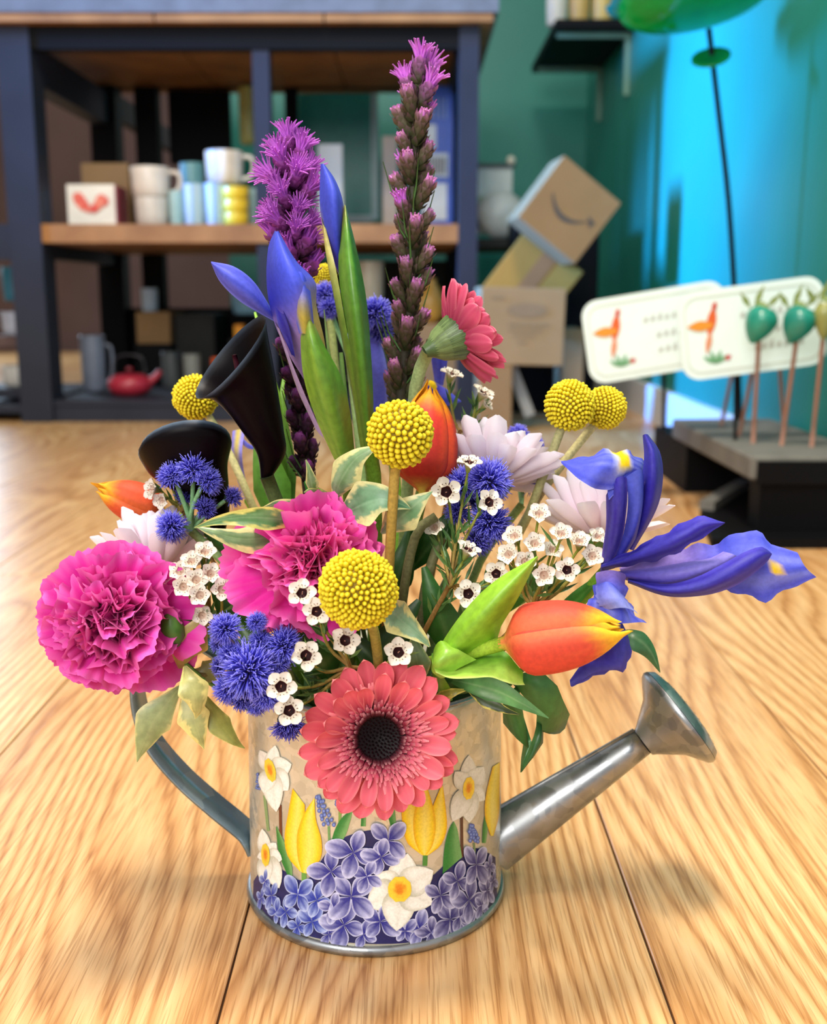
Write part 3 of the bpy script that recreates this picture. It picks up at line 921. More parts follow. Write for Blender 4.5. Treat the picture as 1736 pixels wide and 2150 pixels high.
for ring, n in ((.25, 6), (.5, 12), (.74, 18)):
    for q in range(n):
        a = 2 * PI * q / n
        zz = .0066 - .0012 * (ring / .6) ** 2 + .0002
        c = Vector((math.cos(a) * rrad * ring, math.sin(a) * rrad * ring, zz - .0001))
        mb.add([Mr @ (c + Vector((.0008 * math.cos(k), .0008 * math.sin(k), .0002))) for k in [i * PI / 3 for i in range(6)]], [tuple(range(6))], (.01, .01, .01))
mb.build('rose_hole', M_vc, ro)
# strap handle
hp = spl([P(531, 1772, AXY), P(519, 1748, AXY), P(450, 1690, AXY), P(385, 1632, AXY), P(325, 1562, AXY), P(297, 1500, AXY), P(288, 1430, AXY), P(300, 1370, AXY),
          P(345, 1335, AXY), P(420, 1345, AXY), P(500, 1400, AXY), P(531, 1428, AXY)], 60)
rows = []
for i, p in enumerate(hp):
    t = (hp[min(i + 1, 59)] - hp[max(i - 1, 0)]).normalized()
    nrm = t.cross(Vector((0, 1, 0))).normalized()
    w = .0115 if 2 < i else .013
    rows.append([p + Vector((0, -w, 0)) + nrm * .0009, p + nrm * .0016, p + Vector((0, w, 0)) + nrm * .0009, p + Vector((0, w, 0)) - nrm * .0009, p + Vector((0, -w, 0)) - nrm * .0009])
MB().grid(rows, (1, 1, 1), True).build('handle', M_hand, wc)
# foam fill added unseen inside the can to keep the gaps dark
ff = MB().lathe([(0, .012), (.058, .012), (.058, .098), (.05, .104), (0, .105)], lin('223a1c'), 32, Mc)
tag(ff.build('added_foam_fill', mat_vc('foam', .9, .1, 0, 400, .4, .5), None), 'dark green foam fill added unseen inside the watering can to darken the gaps', 'floral foam')


# ---- print on the can: traced in the photo, laid on the cylinder wall
def cyl(px, py, off):
    dx = (px - 868.0) / FPX
    dy = (1075.0 - py) / FPX
    d = Vector((dx, CP + dy * SP, -SP + dy * CP))
    o = Vector((0, 0, CAMZ))
    rad = RB + off
    for _ in range(3):
        ox, oy = o.x - AXX, o.y - AXY
        A = d.x * d.x + d.y * d.y
        B = ox * d.x + oy * d.y
        C = ox * ox + oy * oy - rad * rad
        disc = B * B - A * C
        if disc < 0:
            t = -B / A
            p = o + d * t
            v = Vector((p.x - AXX, p.y - AXY))
            v = v.normalized() * rad
            p = Vector((AXX + v.x, AXY + v.y, p.z))
        else:
            t = (-B - math.sqrt(disc)) / A
            p = o + d * t
        f = max(0, min(1, (p.z - .006) / (HC - .009)))
        rad = RB * (1 - f) + RT * f + off
    return p


def pr_patch(mb, A, B, colfn, off, nu=9, nv=5):
    """patch between two traced edges (pixel lists)"""
    a = spl([Vector((x, y, 0)) for x, y in A], nu)
    b = spl([Vector((x, y, 0)) for x, y in B], nu)
    rows = [[cyl(*(a[i].lerp(b[i], j / (nv - 1))).to_2d(), off) for j in range(nv)] for i in range(nu)]
    mb.grid(rows, colfn)


def pr_petal(mb, x0, y0, x1, y1, w, colfn, off, tip=.35, nu=9, nv=7, base=.15):
    d = Vector((x1 - x0, y1 - y0)); s = Vector((-d.y, d.x)).normalized()
    rows = []
    for i in range(nu):
        u = i / (nu - 1)
        ww = w * (math.sin(PI * min(1, u ** .8 * (1 - .0) )) ** .75 * (1 - base * 0) + base * (1 - u)) if tip > 0 else w * math.sin(PI * u)
        if u == 1:
            ww = 0
        rows.append([cyl(x0 + d.x * u + s.x * ww * (2 * j / (nv - 1) - 1), y0 + d.y * u + s.y * ww * (2 * j / (nv - 1) - 1), off) for j in range(nv)])
    mb.grid(rows, colfn)


def daffodil(cx, cy, pet, crx, cry, crot, dull=0.0):
    w1, w2 = lin('f4f2e8'), lin('c3c2ac')
    g = lin('cfc7ac')
    mb = MB()
    for q, (tx, ty, w) in enumerate(pet):
        pr_petal(mb, cx, cy, tx, ty, w, lambda u, v: mix(mix(mix(w2, w1, smooth(.1, .5, u)), w2, smooth(.75, 1, abs(2 * v - 1)) * .7 + (.25 if abs(2 * v - 1) < .12 else 0)), g, dull), .0004 + q * .00004)
    o = mb.build('printed_daffodil', M_print, wc)
    mb = MB()
    rows = []
    for i in range(7):
        u = i / 6
        row = []
        for j in range(18):
            a = 2 * PI * j / 18
            e = 1 + .05 * math.sin(8 * a)
            x, y = crx * u * e * math.cos(a), cry * u * e * math.sin(a)
            row.append(cyl(cx + x * math.cos(crot) - y * math.sin(crot), cy + x * math.sin(crot) + y * math.cos(crot), .0008))
        rows.append(row)
    mb.grid(rows, lambda u, v: mix(lin('e0801c'), lin('f6cf3c'), smooth(.15, .8, u + .25 * nz(v * 9, u * 5))), True)
    mb.build('printed_trumpet', M_print, o)


def pleaf(A, B, c1='2f7d34', c2='7fb06a'):
    pr_patch(LM, A, B, lambda u, v: mix(lin(c1), lin(c2), smooth(.3, .9, v) * .8), .00025, 12, 5)


def hydr(cx, cy, r, rot, sq=1.0, c_in='2c2f7c', c_out='c3c6e6', off=0.0, lean=0.0):
    mb = MB()
    ci, co = lin(c_in), lin(c_out)
    for q in range(4):
        a = rot + q * PI / 2 + R.uniform(-.12, .12)
        L = r * R.uniform(.85, 1.12)
        nu, nv = 8, 9
        rows = []
        for i in range(nu):
            u = i / (nu - 1)
            row = []
            for j in range(nv):
                b = (j / (nv - 1) - .5) * 2
                ang = a + b * .74 * (.55 + .45 * math.sin(PI * u ** .7))
                rr_ = L * u * (1 - .16 * b * b * u + .05 * math.cos(b * 3) * u)
                row.append(cyl(cx + math.cos(ang) * rr_ * sq, cy + math.sin(ang) * rr_ * (1 + lean), .0003 + off + q * .00003))
            rows.append(row)
        sh = R.uniform(.7, 1.0)
        mb.grid(rows, lambda u, v: mix(mix(ci, co, (smooth(.12, .95, u) * sh) * (.62 + .38 * math.sin(v * 34 + q)) + .12 * nz(u * 6, v * 14, q)), mix(co, (1, 1, 1), .25), smooth(.80, 1.0, max(u, abs(2 * v - 1) * .98)) * .9))
    return mb.build('printed_hydrangea', M_print, wc)


# dark ground below the hydrangeas
mb = MB()
pr_patch(mb, [(532, 1850), (560, 1815), (600, 1830), (640, 1850), (690, 1785), (730, 1755), (800, 1745), (850, 1790), (900, 1840), (950, 1800), (1000, 1780), (1040, 1800)],
         [(531, 1884), (560, 1921), (600, 1948), (650, 1966), (700, 1976), (760, 1981), (800, 1982), (850, 1980), (900, 1972), (960, 1952), (1010, 1920), (1044, 1884)],
         lambda u, v: mix(lin('14163f'), lin('2a2f70'), .5 + .5 * nz(u * 20, v * 6)), .00015, 40, 10)
mb.build('printed_ground', M_print, wc)
H = [(742, 1790, 48, .3), (815, 1765, 40, .8), (695, 1830, 42, .1), (737, 1882, 52, .75), (665, 1890, 38, .4), (625, 1878, 40, .9), (722, 1942, 46, .2), (798, 1935, 40, .6),
     (655, 1935, 34, .5), (600, 1915, 32, .2), (570, 1880, 30, .7), (925, 1880, 40, .5), (985, 1890, 46, .1), (1000, 1815, 46, .7), (960, 1850, 40, .35), (945, 1930, 44, .8),
     (880, 1950, 36, .3), (1022, 1870, 30, .5), (1028, 1820, 24, .2), (985, 1938, 30, .6), (800, 1800, 34, .2), (700, 1905, 30, .2), (770, 1840, 34, .5), (850, 1955, 26, .8), (556, 1850, 20, .3), (762, 1962, 30, .4), (905, 1958, 30, .1), (1012, 1900, 28, .5), (690, 1962, 28, .6), (625, 1945, 26, .3), (548, 1885, 24, .5), (580, 1915, 24, .1), (965, 1925, 26, .5), (1035, 1850, 22, .4)]
for i, (x, y, r, ro_) in enumerate(sorted(H, key=lambda h: -h[1])):
    sq = max(.35, math.sqrt(max(.05, 1 - ((x - 790) / 268.0) ** 2)))
    if x < 680:
        hydr(x, y, r * 1.14, ro_, sq, '1c34a0', 'b0c4f4', i * .000012)
    elif x > 900:
        hydr(x, y, r * 1.14, ro_, sq, '26266e', 'bcbce2', i * .000012)
    else:
        hydr(x, y, r * 1.14, ro_, sq, '1f2486', 'c6caf2', i * .000012)
LM = MB()
pleaf([(579, 1735), (585, 1790), (600, 1830), (612, 1858)], [(581, 1735), (602, 1780), (613, 1820), (613, 1858)])
pleaf([(693, 1785), (700, 1750), (715, 1720), (740, 1698)], [(695, 1788), (722, 1760), (735, 1725), (741, 1698)])
pleaf([(929, 1835), (933, 1780), (943, 1740), (952, 1725)], [(970, 1800), (965, 1770), (960, 1740), (953, 1725)])
pleaf([(757, 1735), (760, 1700), (766, 1680)], [(768, 1735), (768, 1705), (768, 1680)])
pleaf([(820, 1735), (815, 1715), (812, 1695)], [(832, 1735), (830, 1710), (828, 1695)])
pleaf([(1012, 1770), (1014, 1735), (1020, 1700)], [(1020, 1770), (1024, 1735), (1021, 1700)])
for (a, b, w, c) in (((588, 1690), (590, 1790), 3, '6b3a22'), ((555, 1670), (563, 1745), 3, '7f9c66'), ((690, 1735), (692, 1790), 2.5, '6f9a5a'), ((714, 1690), (712, 1775), 3, '7fa04e'),
                     ((638, 1830), (638, 1852), 5, '6ba04a'), ((893, 1795), (892, 1818), 5, '4f8a3c'), ((969, 1715), (970, 1800), 3, '5b3a2a'), ((995, 1770), (997, 1790), 2, '6f8a5a')):
    pr_patch(LM, [(a[0] - w, a[1]), (b[0] - w, b[1])], [(a[0] + w, a[1]), (b[0] + w, b[1])], lin(c), .0002, 8, 3)
LM.build('printed_leaves', M_print, wc)


def ptulip(paths, off=.0003):
    mb = MB()
    y1, y2, y3 = lin('f7d21e'), lin('fbe266'), lin('e59a18')
    for i, (A, B) in enumerate(paths):
        pr_patch(mb, A, B, lambda u, v: mix(mix(y1, y2, smooth(.2, .5, v) * smooth(.9, .5, v)), y3, smooth(.75, 1, abs(2 * v - 1)) * .7 + .2 * smooth(.3, .9, nz(v * 12, u * 2))), off + i * .00005, 14, 7)
    mb.build('printed_tulip', M_print, wc)


ptulip([([(614, 1655), (606, 1700), (597, 1760), (605, 1800), (630, 1830)], [(640, 1690), (640, 1740), (638, 1790), (640, 1815), (636, 1832)]),
        ([(660, 1675), (640, 1705), (624, 1750), (625, 1800), (634, 1832)], [(660, 1675), (663, 1720), (675, 1765), (672, 1805), (644, 1834)])])
ptulip([([(852, 1650), (843, 1705), (846, 1735), (855, 1770), (885, 1795)], [(856, 1650), (880, 1705), (885, 1735), (890, 1770), (888, 1796)]),
        ([(926, 1650), (905, 1705), (905, 1735), (898, 1770), (892, 1796)], [(930, 1650), (936, 1700), (938, 1740), (925, 1775), (898, 1796)]),
        ([(889, 1640), (870, 1705), (868, 1745), (876, 1780), (888, 1796)], [(893, 1640), (912, 1705), (914, 1745), (906, 1780), (894, 1796)])])
ptulip([([(1034, 1610), (1020, 1670), (1018, 1715), (1030, 1755)], [(1050, 1600), (1049, 1660), (1047, 1715), (1036, 1755)])])
daffodil(567, 1617, [(545, 1575, 14), (578, 1565, 15), (612, 1605, 22), (605, 1660, 22), (580, 1705, 20), (553, 1665, 18)], 11, 25, -.25)
daffodil(557, 1795, [(550, 1740, 13), (580, 1770, 14), (592, 1805, 18), (586, 1865, 20), (555, 1860, 16), (540, 1800, 9)], 9, 24, -.05)
daffodil(839, 1867, [(856, 1792, 30), (780, 1842, 28), (771, 1900, 34), (832, 1955, 32), (908, 1898, 32), (910, 1828, 30)], 25, 27, .15)
daffodil(984, 1655, [(985, 1585, 17), (1016, 1610, 20), (1018, 1680, 18), (985, 1728, 20), (950, 1725, 20), (955, 1620, 18)], 12, 24, .1, .35)
for (x0, y0, x1, y1, n, w) in ((668, 1675, 690, 1730, 7, 13), (702, 1650, 722, 1690, 6, 16), (990, 1735, 996, 1765, 6, 9), (541, 1625, 543, 1655, 6, 4), (700, 1640, 715, 1650, 3, 10)):
    mb = MB()
    for i in range(n):
        u = i / (n - 1)
        for s in (-1, 0, 1):
            cx = x0 + (x1 - x0) * u + s * w * (.3 + .6 * u) + R.uniform(-2, 2)
            cy = y0 + (y1 - y0) * u + R.uniform(-2, 2)
            r = 4.2 if w > 5 else 2.5
            mb.add([cyl(cx, cy, .0005 + .00002 * i)] + [cyl(cx + r * math.cos(a), cy + r * math.sin(a) * 1.2, .0005 + .00002 * i) for a in [k_ * PI / 3 for k_ in range(6)]],
                   [(0, 1 + k_, 1 + (k_ + 1) % 6) for k_ in range(6)], [lin('8fa6dc')] + [lin('33489a')] * 6)
    mb.build('printed_grape_hyacinth', M_print, wc)

# the print goes on round the back of the can
for o in list(wc.children):
    if o.name.startswith('printed_'):
        nm = o.name.split('.')[0]
        c = inst(nm, o.data, wc, Matrix.Rotation(PI, 4, 'Z'), True)
        for ch in o.children:
            inst(ch.name.split('.')[0], ch.data, c, Matrix.Identity(4), True)
# ------------------------------------------------------------------ flower builders
def sheet(mb, curves, colfn, nu=16, nv=9, bulge=0.0, ruf=0.0, rfreq=6.0, seed=0.0, both=False):
    """surface lofted through two or more lengthwise curves of (px, py, Y); bulge lifts its middle to the viewer"""
    cs = [spl([P(*p) for p in c], nu) for c in curves]
    rows = []
    for i in range(nu):
        cr = spl([c[i] for c in cs], nv) if len(cs) > 2 else [cs[0][i].lerp(cs[1][i], j / (nv - 1)) for j in range(nv)]
        rows.append(cr)
    if bulge or ruf:
        out = []
        for i in range(nu):
            row = []
            for j in range(nv):
                p = rows[i][j]
                tu = rows[min(i + 1, nu - 1)][j] - rows[max(i - 1, 0)][j]
                tv = rows[i][min(j + 1, nv - 1)] - rows[i][max(j - 1, 0)]
                n = tu.cross(tv)
                n = n.normalized() if n.length > 1e-12 else Vector((0, -1, 0))
                if n.y > 0:
                    n = -n
                v = j / (nv - 1); u = i / (nu - 1)
                w = (rows[i][-1] - rows[i][0]).length
                off = bulge * w * 4 * v * (1 - v) + ruf * math.sin(PI * u) * abs(2 * v - 1) ** 2 * math.sin(rfreq * 2 * PI * u + (0 if v < .5 else 1.7) + seed)
                row.append(p + n * off)
            out.append(row)
        rows = out
    mb.grid(rows, colfn)
    return mb


def strip(mb, spine, colfn, nu=16, nv=7, cup=0.15, roll=0.0, wave=0.0):
    """blade along (px, py, Y, half width px); roll turns it about its spine, cup folds it along the midrib"""
    pts = spl([P(a[0], a[1], a[2]) for a in spine], nu)
    ws = spl([Vector((a[3] * pxm(a[2]), 0, 0)) for a in spine], nu)
    rows = []
    for i in range(nu):
        t = (pts[min(i + 1, nu - 1)] - pts[max(i - 1, 0)]).normalized()
        tc = (Vector((0, 0, CAMZ)) - pts[i]).normalized()
        s = t.cross(tc).normalized()
        n = s.cross(t).normalized()
        s2 = s * math.cos(roll) + n * math.sin(roll)
        n2 = n * math.cos(roll) - s * math.sin(roll)
        w = max(ws[i].x, 0)
        rows.append([pts[i] + s2 * w * b + n2 * (-cup * w * (b * b) + wave * w * math.sin(i * 1.3) * abs(b)) for b in [2 * j / (nv - 1) - 1 for j in range(nv)]])
    mb.grid(rows, colfn)
    return mb


CANM = Vector((AXX, AXY, HC))


def can_point(dx=0.0, dy=0.0, z=.09):
    return Vector((AXX + dx, AXY + dy, z))


def stem(t, head, into=(0, 0), rad=.0024, c='7fa34a', bend=None, name='stem', c2=None, n=18):
    b = can_point(into[0], into[1])
    m = [bend] if bend is not None else []
    pts = [head] + (m if isinstance(m, list) else [m]) + [Vector((b.x, b.y, HC + .006)), b]
    c1, c2 = lin(c), lin(c2 or c)
    return MB().tube(pts, rad, lambda u, v: mix(c1, c2, u), 8, n).build(name, M_stem, t)


# ---- gerbera
def ger_petal_mesh(seed, L=1.0, W=.30, c0='c2415a', c1='ef6f80', c2='f79a97'):
    rr_ = random.Random(seed)
    mb = MB()
    nu, nv = 13, 9
    k1, k2 = rr_.uniform(-.06, .06), rr_.uniform(.05, .2)
    tw = rr_.uniform(-.25, .25)
    rows = []
    for i in range(nu):
        u = 1 - (1 - i / (nu - 1)) ** 1.7
        w = W * (.38 + .66 * smooth(0, .6, u)) * math.sqrt(max(0.0, 1 - max(0.0, (u - .62) / .38) ** 2.3))
        row = []
        for j in range(nv):
            b = 2 * j / (nv - 1) - 1
            y = b * w
            z = k2 * u * u * .9 - .09 * u + .085 * (b * b) * (1.1 - .5 * u) - .016 * math.cos(b * PI * 2.2) * (1 - .5 * u) + tw * u * y * 1.2 + .10 * max(0.0, u - .75)
            row.append(Vector((u * L * (1 - .03 * b * b) + (.0), y + k1 * u * u, z * L)))
        rows.append(row)
    a, b_, c_ = lin(c0), lin(c1), lin(c2)
    mb.grid(rows, lambda u, v: mix(mix(a, b_, smooth(0, .6, u)), c_, smooth(.7, 1, u) * .5 + smooth(.7, 1, abs(2 * v - 1)) * .5 + .14 * math.sin(v * 22)))
    return mb.mesh('gerbera_petal', M_petal)


def gerbera(label, C, n, rad, stem_to, cup, n_out=(30, 26), seed=3, dark=True, stem_bend=None, calyx=False, tiltfn=None, colset=None):
    rr_ = random.Random(seed)
    C = Vector(C)
    t = thing('gerbera_daisy', label, 'flower', C)
    Mf = frame(C, n)
    c0, c1, c2 = colset or ('b02e48', 'f06a7a', 'fc9c98')
    meshes = [ger_petal_mesh(seed * 10 + q, 1, .205, c0, c1, c2) for q in range(5)]
    # disc with its dark heart
    mb = MB()
    dk = .7 if calyx else 1.0
    mb.lathe([(0, -.0035), (.2 * rad, -.003), (.36 * rad * dk, -.0005), (.5 * rad * dk, -.0002), (.52 * rad * dk, -.004), (.3 * rad * dk, -.008), (0, -.009)], lambda u, v: mix(lin('16060a'), lin('3a0c18'), smooth(.2, .5, u)), 32, Mf)
    for q in range(150):
        rr2 = rad * .30 * math.sqrt((q + .5) / 150)
        a = q * 2.39996
        c = Mf @ Vector((rr2 * math.cos(a), rr2 * math.sin(a), -.0034))
        d = (Mf.to_3x3() @ Vector((.25 * math.cos(a), .25 * math.sin(a), 1))).normalized()
        h = .0022 * (.6 + .6 * rr2 / (rad * .27))
        mb.tube([c, c + d * h], [.0006, .00025], mix(lin('0a0306'), lin('380a16'), (rr2 / (rad * .30)) ** 2), 4)
    hd = mb.build('flower_disc', M_petal, t)
    # short frilly inner florets
    mb = MB()
    ring = [(.26, 42, .09, '1c060c', '5a1424'), (.30, 48, .11, '3a0a18', '8a2238'), (.345, 52, .12, '6a1428', 'b03850'), (.39, 54, .13, '8a2038', 'cc4c64'), (.43, 56, .14, 'b03650', 'e4687c'), (.48, 56, .15, 'bc4059', 'ec7684'), (.53, 50, .16, 'c44a62', 'ee7e88')]
    for (r0, cnt, ln, ca, cb) in ring:
        for q in range(cnt):
            a = 2 * PI * (q + rr_.uniform(-.3, .3)) / cnt
            l = ln * rad * rr_.uniform(.8, 1.25)
            w = rad * .02 * rr_.uniform(.8, 1.3)
            up = rr_.uniform(.7, 1.2) - (r0 - .27) * 1.8
            er = Vector((math.cos(a), math.sin(a), 0)); et = Vector((-math.sin(a), math.cos(a), 0))
            p0 = er * r0 * rad * .97 + Vector((0, 0, -.001))
            p1 = p0 + er * l * .55 + Vector((0, 0, l * up * .6))
            p2 = p0 + er * l + Vector((0, 0, l * up * .75))
            vs = [p0 - et * w * .7, p0 + et * w * .7, p1 + et * w * 1.25, p1 - et * w * 1.25, p2 + et * w * .5, p2 - et * w * .5, (p0 + p1) / 2 + Vector((0, 0, w * .8)), p1 + Vector((0, 0, w * .7))]
            mb.add([Mf @ p for p in vs], [(0, 1, 6), (1, 2, 7, 6), (0, 6, 7, 3), (3, 7, 5), (7, 4, 5), (7, 2, 4)], [lin(ca), lin(ca), lin(cb), lin(cb), mix(lin(cb), lin('f6a6a6'), .5), mix(lin(cb), lin('f6a6a6'), .5), lin(ca), lin(cb)])
    o = mb.build('inner_florets', M_petal, hd)
    o['kind'] = 'stuff'
    for row, cnt in enumerate(n_out):
        for q in range(cnt):
            a = 2 * PI * (q + rr_.uniform(-.22, .22) + .5 * row) / cnt
            L = rad * (.64 - .10 * row + (.2 if calyx else 0)) * rr_.uniform(.9, 1.06)
            r_in = .22 if calyx else .40 - .02 * row
            z_in = -.009 + .003 * row if calyx else -.002 + .0012 * row
            el = tiltfn(a, row) if tiltfn else cup + row * .16
            el += rr_.uniform(-.14, .14)
            M = Mf @ Matrix.Rotation(a, 4, 'Z') @ Matrix.Translation((rad * r_in, 0, z_in)) @ Matrix.Rotation(-el, 4, 'Y') @ Matrix.Rotation(rr_.uniform(-.2, .2), 4, 'X')
            inst('petal', meshes[rr_.randrange(5)], hd, M @ Matrix.Diagonal((L, L * rr_.uniform(.9, 1.15), L, 1)))
    if calyx:
        mb = MB()
        for row in range(4):
            for q in range(26):
                a = 2 * PI * (q + .5 * row) / 26
                er = Vector((math.cos(a), math.sin(a), 0)); et = Vector((-math.sin(a), math.cos(a), 0))
                r0 = rad * .12
                pts = [(rad * (.10), -.021 + .002 * row), (rad * (.26 + .04 * row), -.016 + .003 * row), (rad * (.38 + .03 * row), -.008 + .003 * row), (rad * (.45 + .035 * row), -.001 + .002 * row)]
                ws = [.0012, .0019, .0016, .0002]
                rows = []
                for (r_, z_), w_ in zip(pts, ws):
                    p = er * r_ + Vector((0, 0, z_))
                    rows.append([Mf @ (p - et * w_), Mf @ (p + (er * .0006) - Vector((0, 0, .0006))), Mf @ (p + et * w_)])
                sh = rr_.uniform(.7, 1.15)
                mb.grid(rows, lambda u, v: tuple(x * sh for x in mix(lin('7c8f58'), lin('4f6a38'), smooth(.1, .9, u))))
        mb.lathe([(.0028, -.024), (rad * .14, -.0215), (rad * .33, -.013), (rad * .44, -.005), (rad * .42, 0)], lin('4c6236'), 24, Mf)
        mb.build('calyx', M_leaf, t)
    base = Mf @ Vector((0, 0, -.022 if calyx else -.009))
    stem(t, base, stem_to, .0031, 'a9c083', stem_bend, c2='7f9a58')
    return t


# ---- carnation
def carn_petal_mesh(seed, frill, c0, c1, c2):
    rr_ = random.Random(seed)
    mb = MB()
    nu, nv = 10, 45
    ph = [rr_.uniform(0, 6.28) for _ in range(6)]
    sp = rr_.uniform(.8, 1.15)
    teeth = [rr_.uniform(-.045, .03) for _ in range(nv)]
    fk = rr_.uniform(3.0, 5.0)
    rows = []
    for i in range(nu):
        u = i / (nu - 1)
        row = []
        for j in range(nv):
            b = 2 * j / (nv - 1) - 1
            ang = b * sp * (.22 + .78 * smooth(0, .6, u))
            edge = 1 + .07 * math.sin(2.5 * b + ph[0]) + teeth[j] * smooth(.75, 1, u) + .03 * math.sin(7 * b + ph[4]) * u - .14 * b * b
            r = u * edge
            z = frill * u ** 1.7 * (.13 * math.sin(fk * b + ph[1]) + .07 * math.sin(8 * b + ph[2]) + .035 * math.sin(16 * b + ph[3])) + .22 * u * u - .10 * u ** 4 + .05 * u * math.sin(5 * u + ph[5])
            row.append(Vector((r * math.cos(ang), r * math.sin(ang), z)))
        rows.append(row)
    a, b_, c_ = lin(c0), lin(c1), lin(c2)
    mb.grid(rows, lambda u, v: mix(mix(a, b_, smooth(.1, .6, u)), c_, smooth(.8, 1, u) * .7 + .12 * math.sin(v * 70 + 4 * u) + .15 * nz(v * 6, u * 4, seed)))
    return mb.mesh('carnation_petal', M_carn)


def carnation(label, C, n, rad, into, seed, colset, squash=1.0):
    rr_ = random.Random(seed)
    C = Vector(C)
    Mf = frame(C, n)
    t = thing('carnation', label, 'flower', C)
    meshes = [carn_petal_mesh(seed * 20 + q, 1.0 + .15 * (q % 4), *colset) for q in range(8)]
    # calyx
    mb = MB().lathe([(.0022, -.045), (.005, -.04), (.0068, -.025), (.0075, -.012), (.006, -.006), (.0, -.004)], lambda u, v: mix(lin('5f8a3e'), lin('8fae5a'), u), 14, Mf)
    cx = mb.build('calyx', M_leaf, t)
    mb = MB().lathe([(0, -.01), (.004, -.008), (.006, -.003), (.004, 0), (0, .002)], lin(colset[0]), 10, Mf)
    hd = mb.build('flower_heart', M_carn, t)
    # (count, elevation from the outer plane, petal length, start height, frill scale)
    layers = [(7, -.20, 1.04, -.006, .8), (7, .10, 1.0, -.005, .95), (7, .38, .94, -.004, 1.2), (8, .66, .86, -.003, 1.5), (9, .92, .78, -.002, 1.9), (9, 1.14, .70, -.001, 2.3), (8, 1.34, .62, 0, 2.6)]
    for li, (cnt, el, ln, z0, fr_) in enumerate(layers):
        for q in range(cnt):
            a = 2 * PI * (q + rr_.uniform(-.25, .25) + .37 * li) / cnt
            e = el + rr_.uniform(-.26, .26)
            L = rad * ln * rr_.uniform(.82, 1.1)
            M = Mf @ Matrix.Rotation(a, 4, 'Z') @ Matrix.Translation((.002, 0, z0)) @ Matrix.Rotation(-e, 4, 'Y') @ Matrix.Rotation(rr_.uniform(-.3, .3), 4, 'X')
            inst('petal', meshes[rr_.randrange(8)], hd, M @ Matrix.Diagonal((L, L * (1.0 - .085 * li), L * fr_, 1)))
    stem(t, Mf @ Vector((0, 0, -.043)), into, .0022, '6f9a48')
    return t


# ---- craspedia (drumstick ball)
def crasp_mesh(nf, seed):
    rr_ = random.Random(seed)
    mb = MB()
    # core
    rows = [[Vector((math.sin(a) * math.cos(b), math.sin(a) * math.sin(b), math.cos(a))) * .9 for b in [2 * PI * q / 24 for q in range(24)]] for a in [PI * q / 14 for q in range(15)]]
    mb.grid(rows, lin('8a6d08'), True)
    for q in range(nf):
        z = 1 - 2 * (q + .5) / nf
        r = math.sqrt(1 - z * z)
        a = q * 2.39996323
        d = Vector((r * math.cos(a), r * math.sin(a), z))
        x = d.cross(Vector((0, 0, 1)) if abs(z) < .9 else Vector((1, 0, 0))).normalized()
        y = d.cross(x)
        s = 1.78 / math.sqrt(nf) * rr_.uniform(.85, 1.05)
        h = rr_.uniform(.97, 1.05)
        vs, cs = [], []
        for lev, (rad_, hh, c) in enumerate(((1.0, .88, 'a5840a'), (.95, .95, 'd9be14'), (.55, 1.0, 'f2de2a'))):
            for k in range(6):
                b = k * PI / 3
                vs.append((d * hh + (x * math.cos(b) + y * math.sin(b)) * s * rad_) * (h if lev else 1)); cs.append(lin(c))
        vs.append(d * 1.02 * h); cs.append(lin('f6e848'))
        fs = [(l * 6 + k, l * 6 + (k + 1) % 6, l * 6 + 6 + (k + 1) % 6, l * 6 + 6 + k) for l in (0, 1) for k in range(6)] + [(12 + k, 12 + (k + 1) % 6, 18) for k in range(6)]
        mb.add(vs, fs, cs)
    return mb.mesh('craspedia_head', M_ball)


CRM = {}


def craspedia(label, cx, cy, rpx, Y, nf, stem_pts, into, c='c9bd6a', c2='8a7a34', squash=1.0, srad=.0022):
    C = P(cx, cy, Y)
    t = thing('craspedia', label, 'flower', C, 'yellow ball flowers in the bouquet')
    if nf not in CRM:
        CRM[nf] = crasp_mesh(nf, nf)
    r = rpx * pxm(Y, C.z)
    o = inst('flower_head', CRM[nf], t, Matrix.Translation(C) @ Matrix.Rotation(R.uniform(0, 6), 4, 'Z') @ Matrix.Rotation(1.2 + R.uniform(-.3, .3), 4, 'X') @ Matrix.Diagonal((r, r, r * squash, 1)))
    o['kind'] = 'stuff'
    pts = [C + (P(*stem_pts[0]) - C).normalized() * r * .85] + [P(*p) for p in stem_pts] + ([Vector((AXX + into[0], AXY + into[1], HC - .005))] if into else [])
    MB().tube(pts, srad, lambda u, v: mix(lin(c), lin(c2), u), 8, 20).build('stem', M_stem, t)
    return t


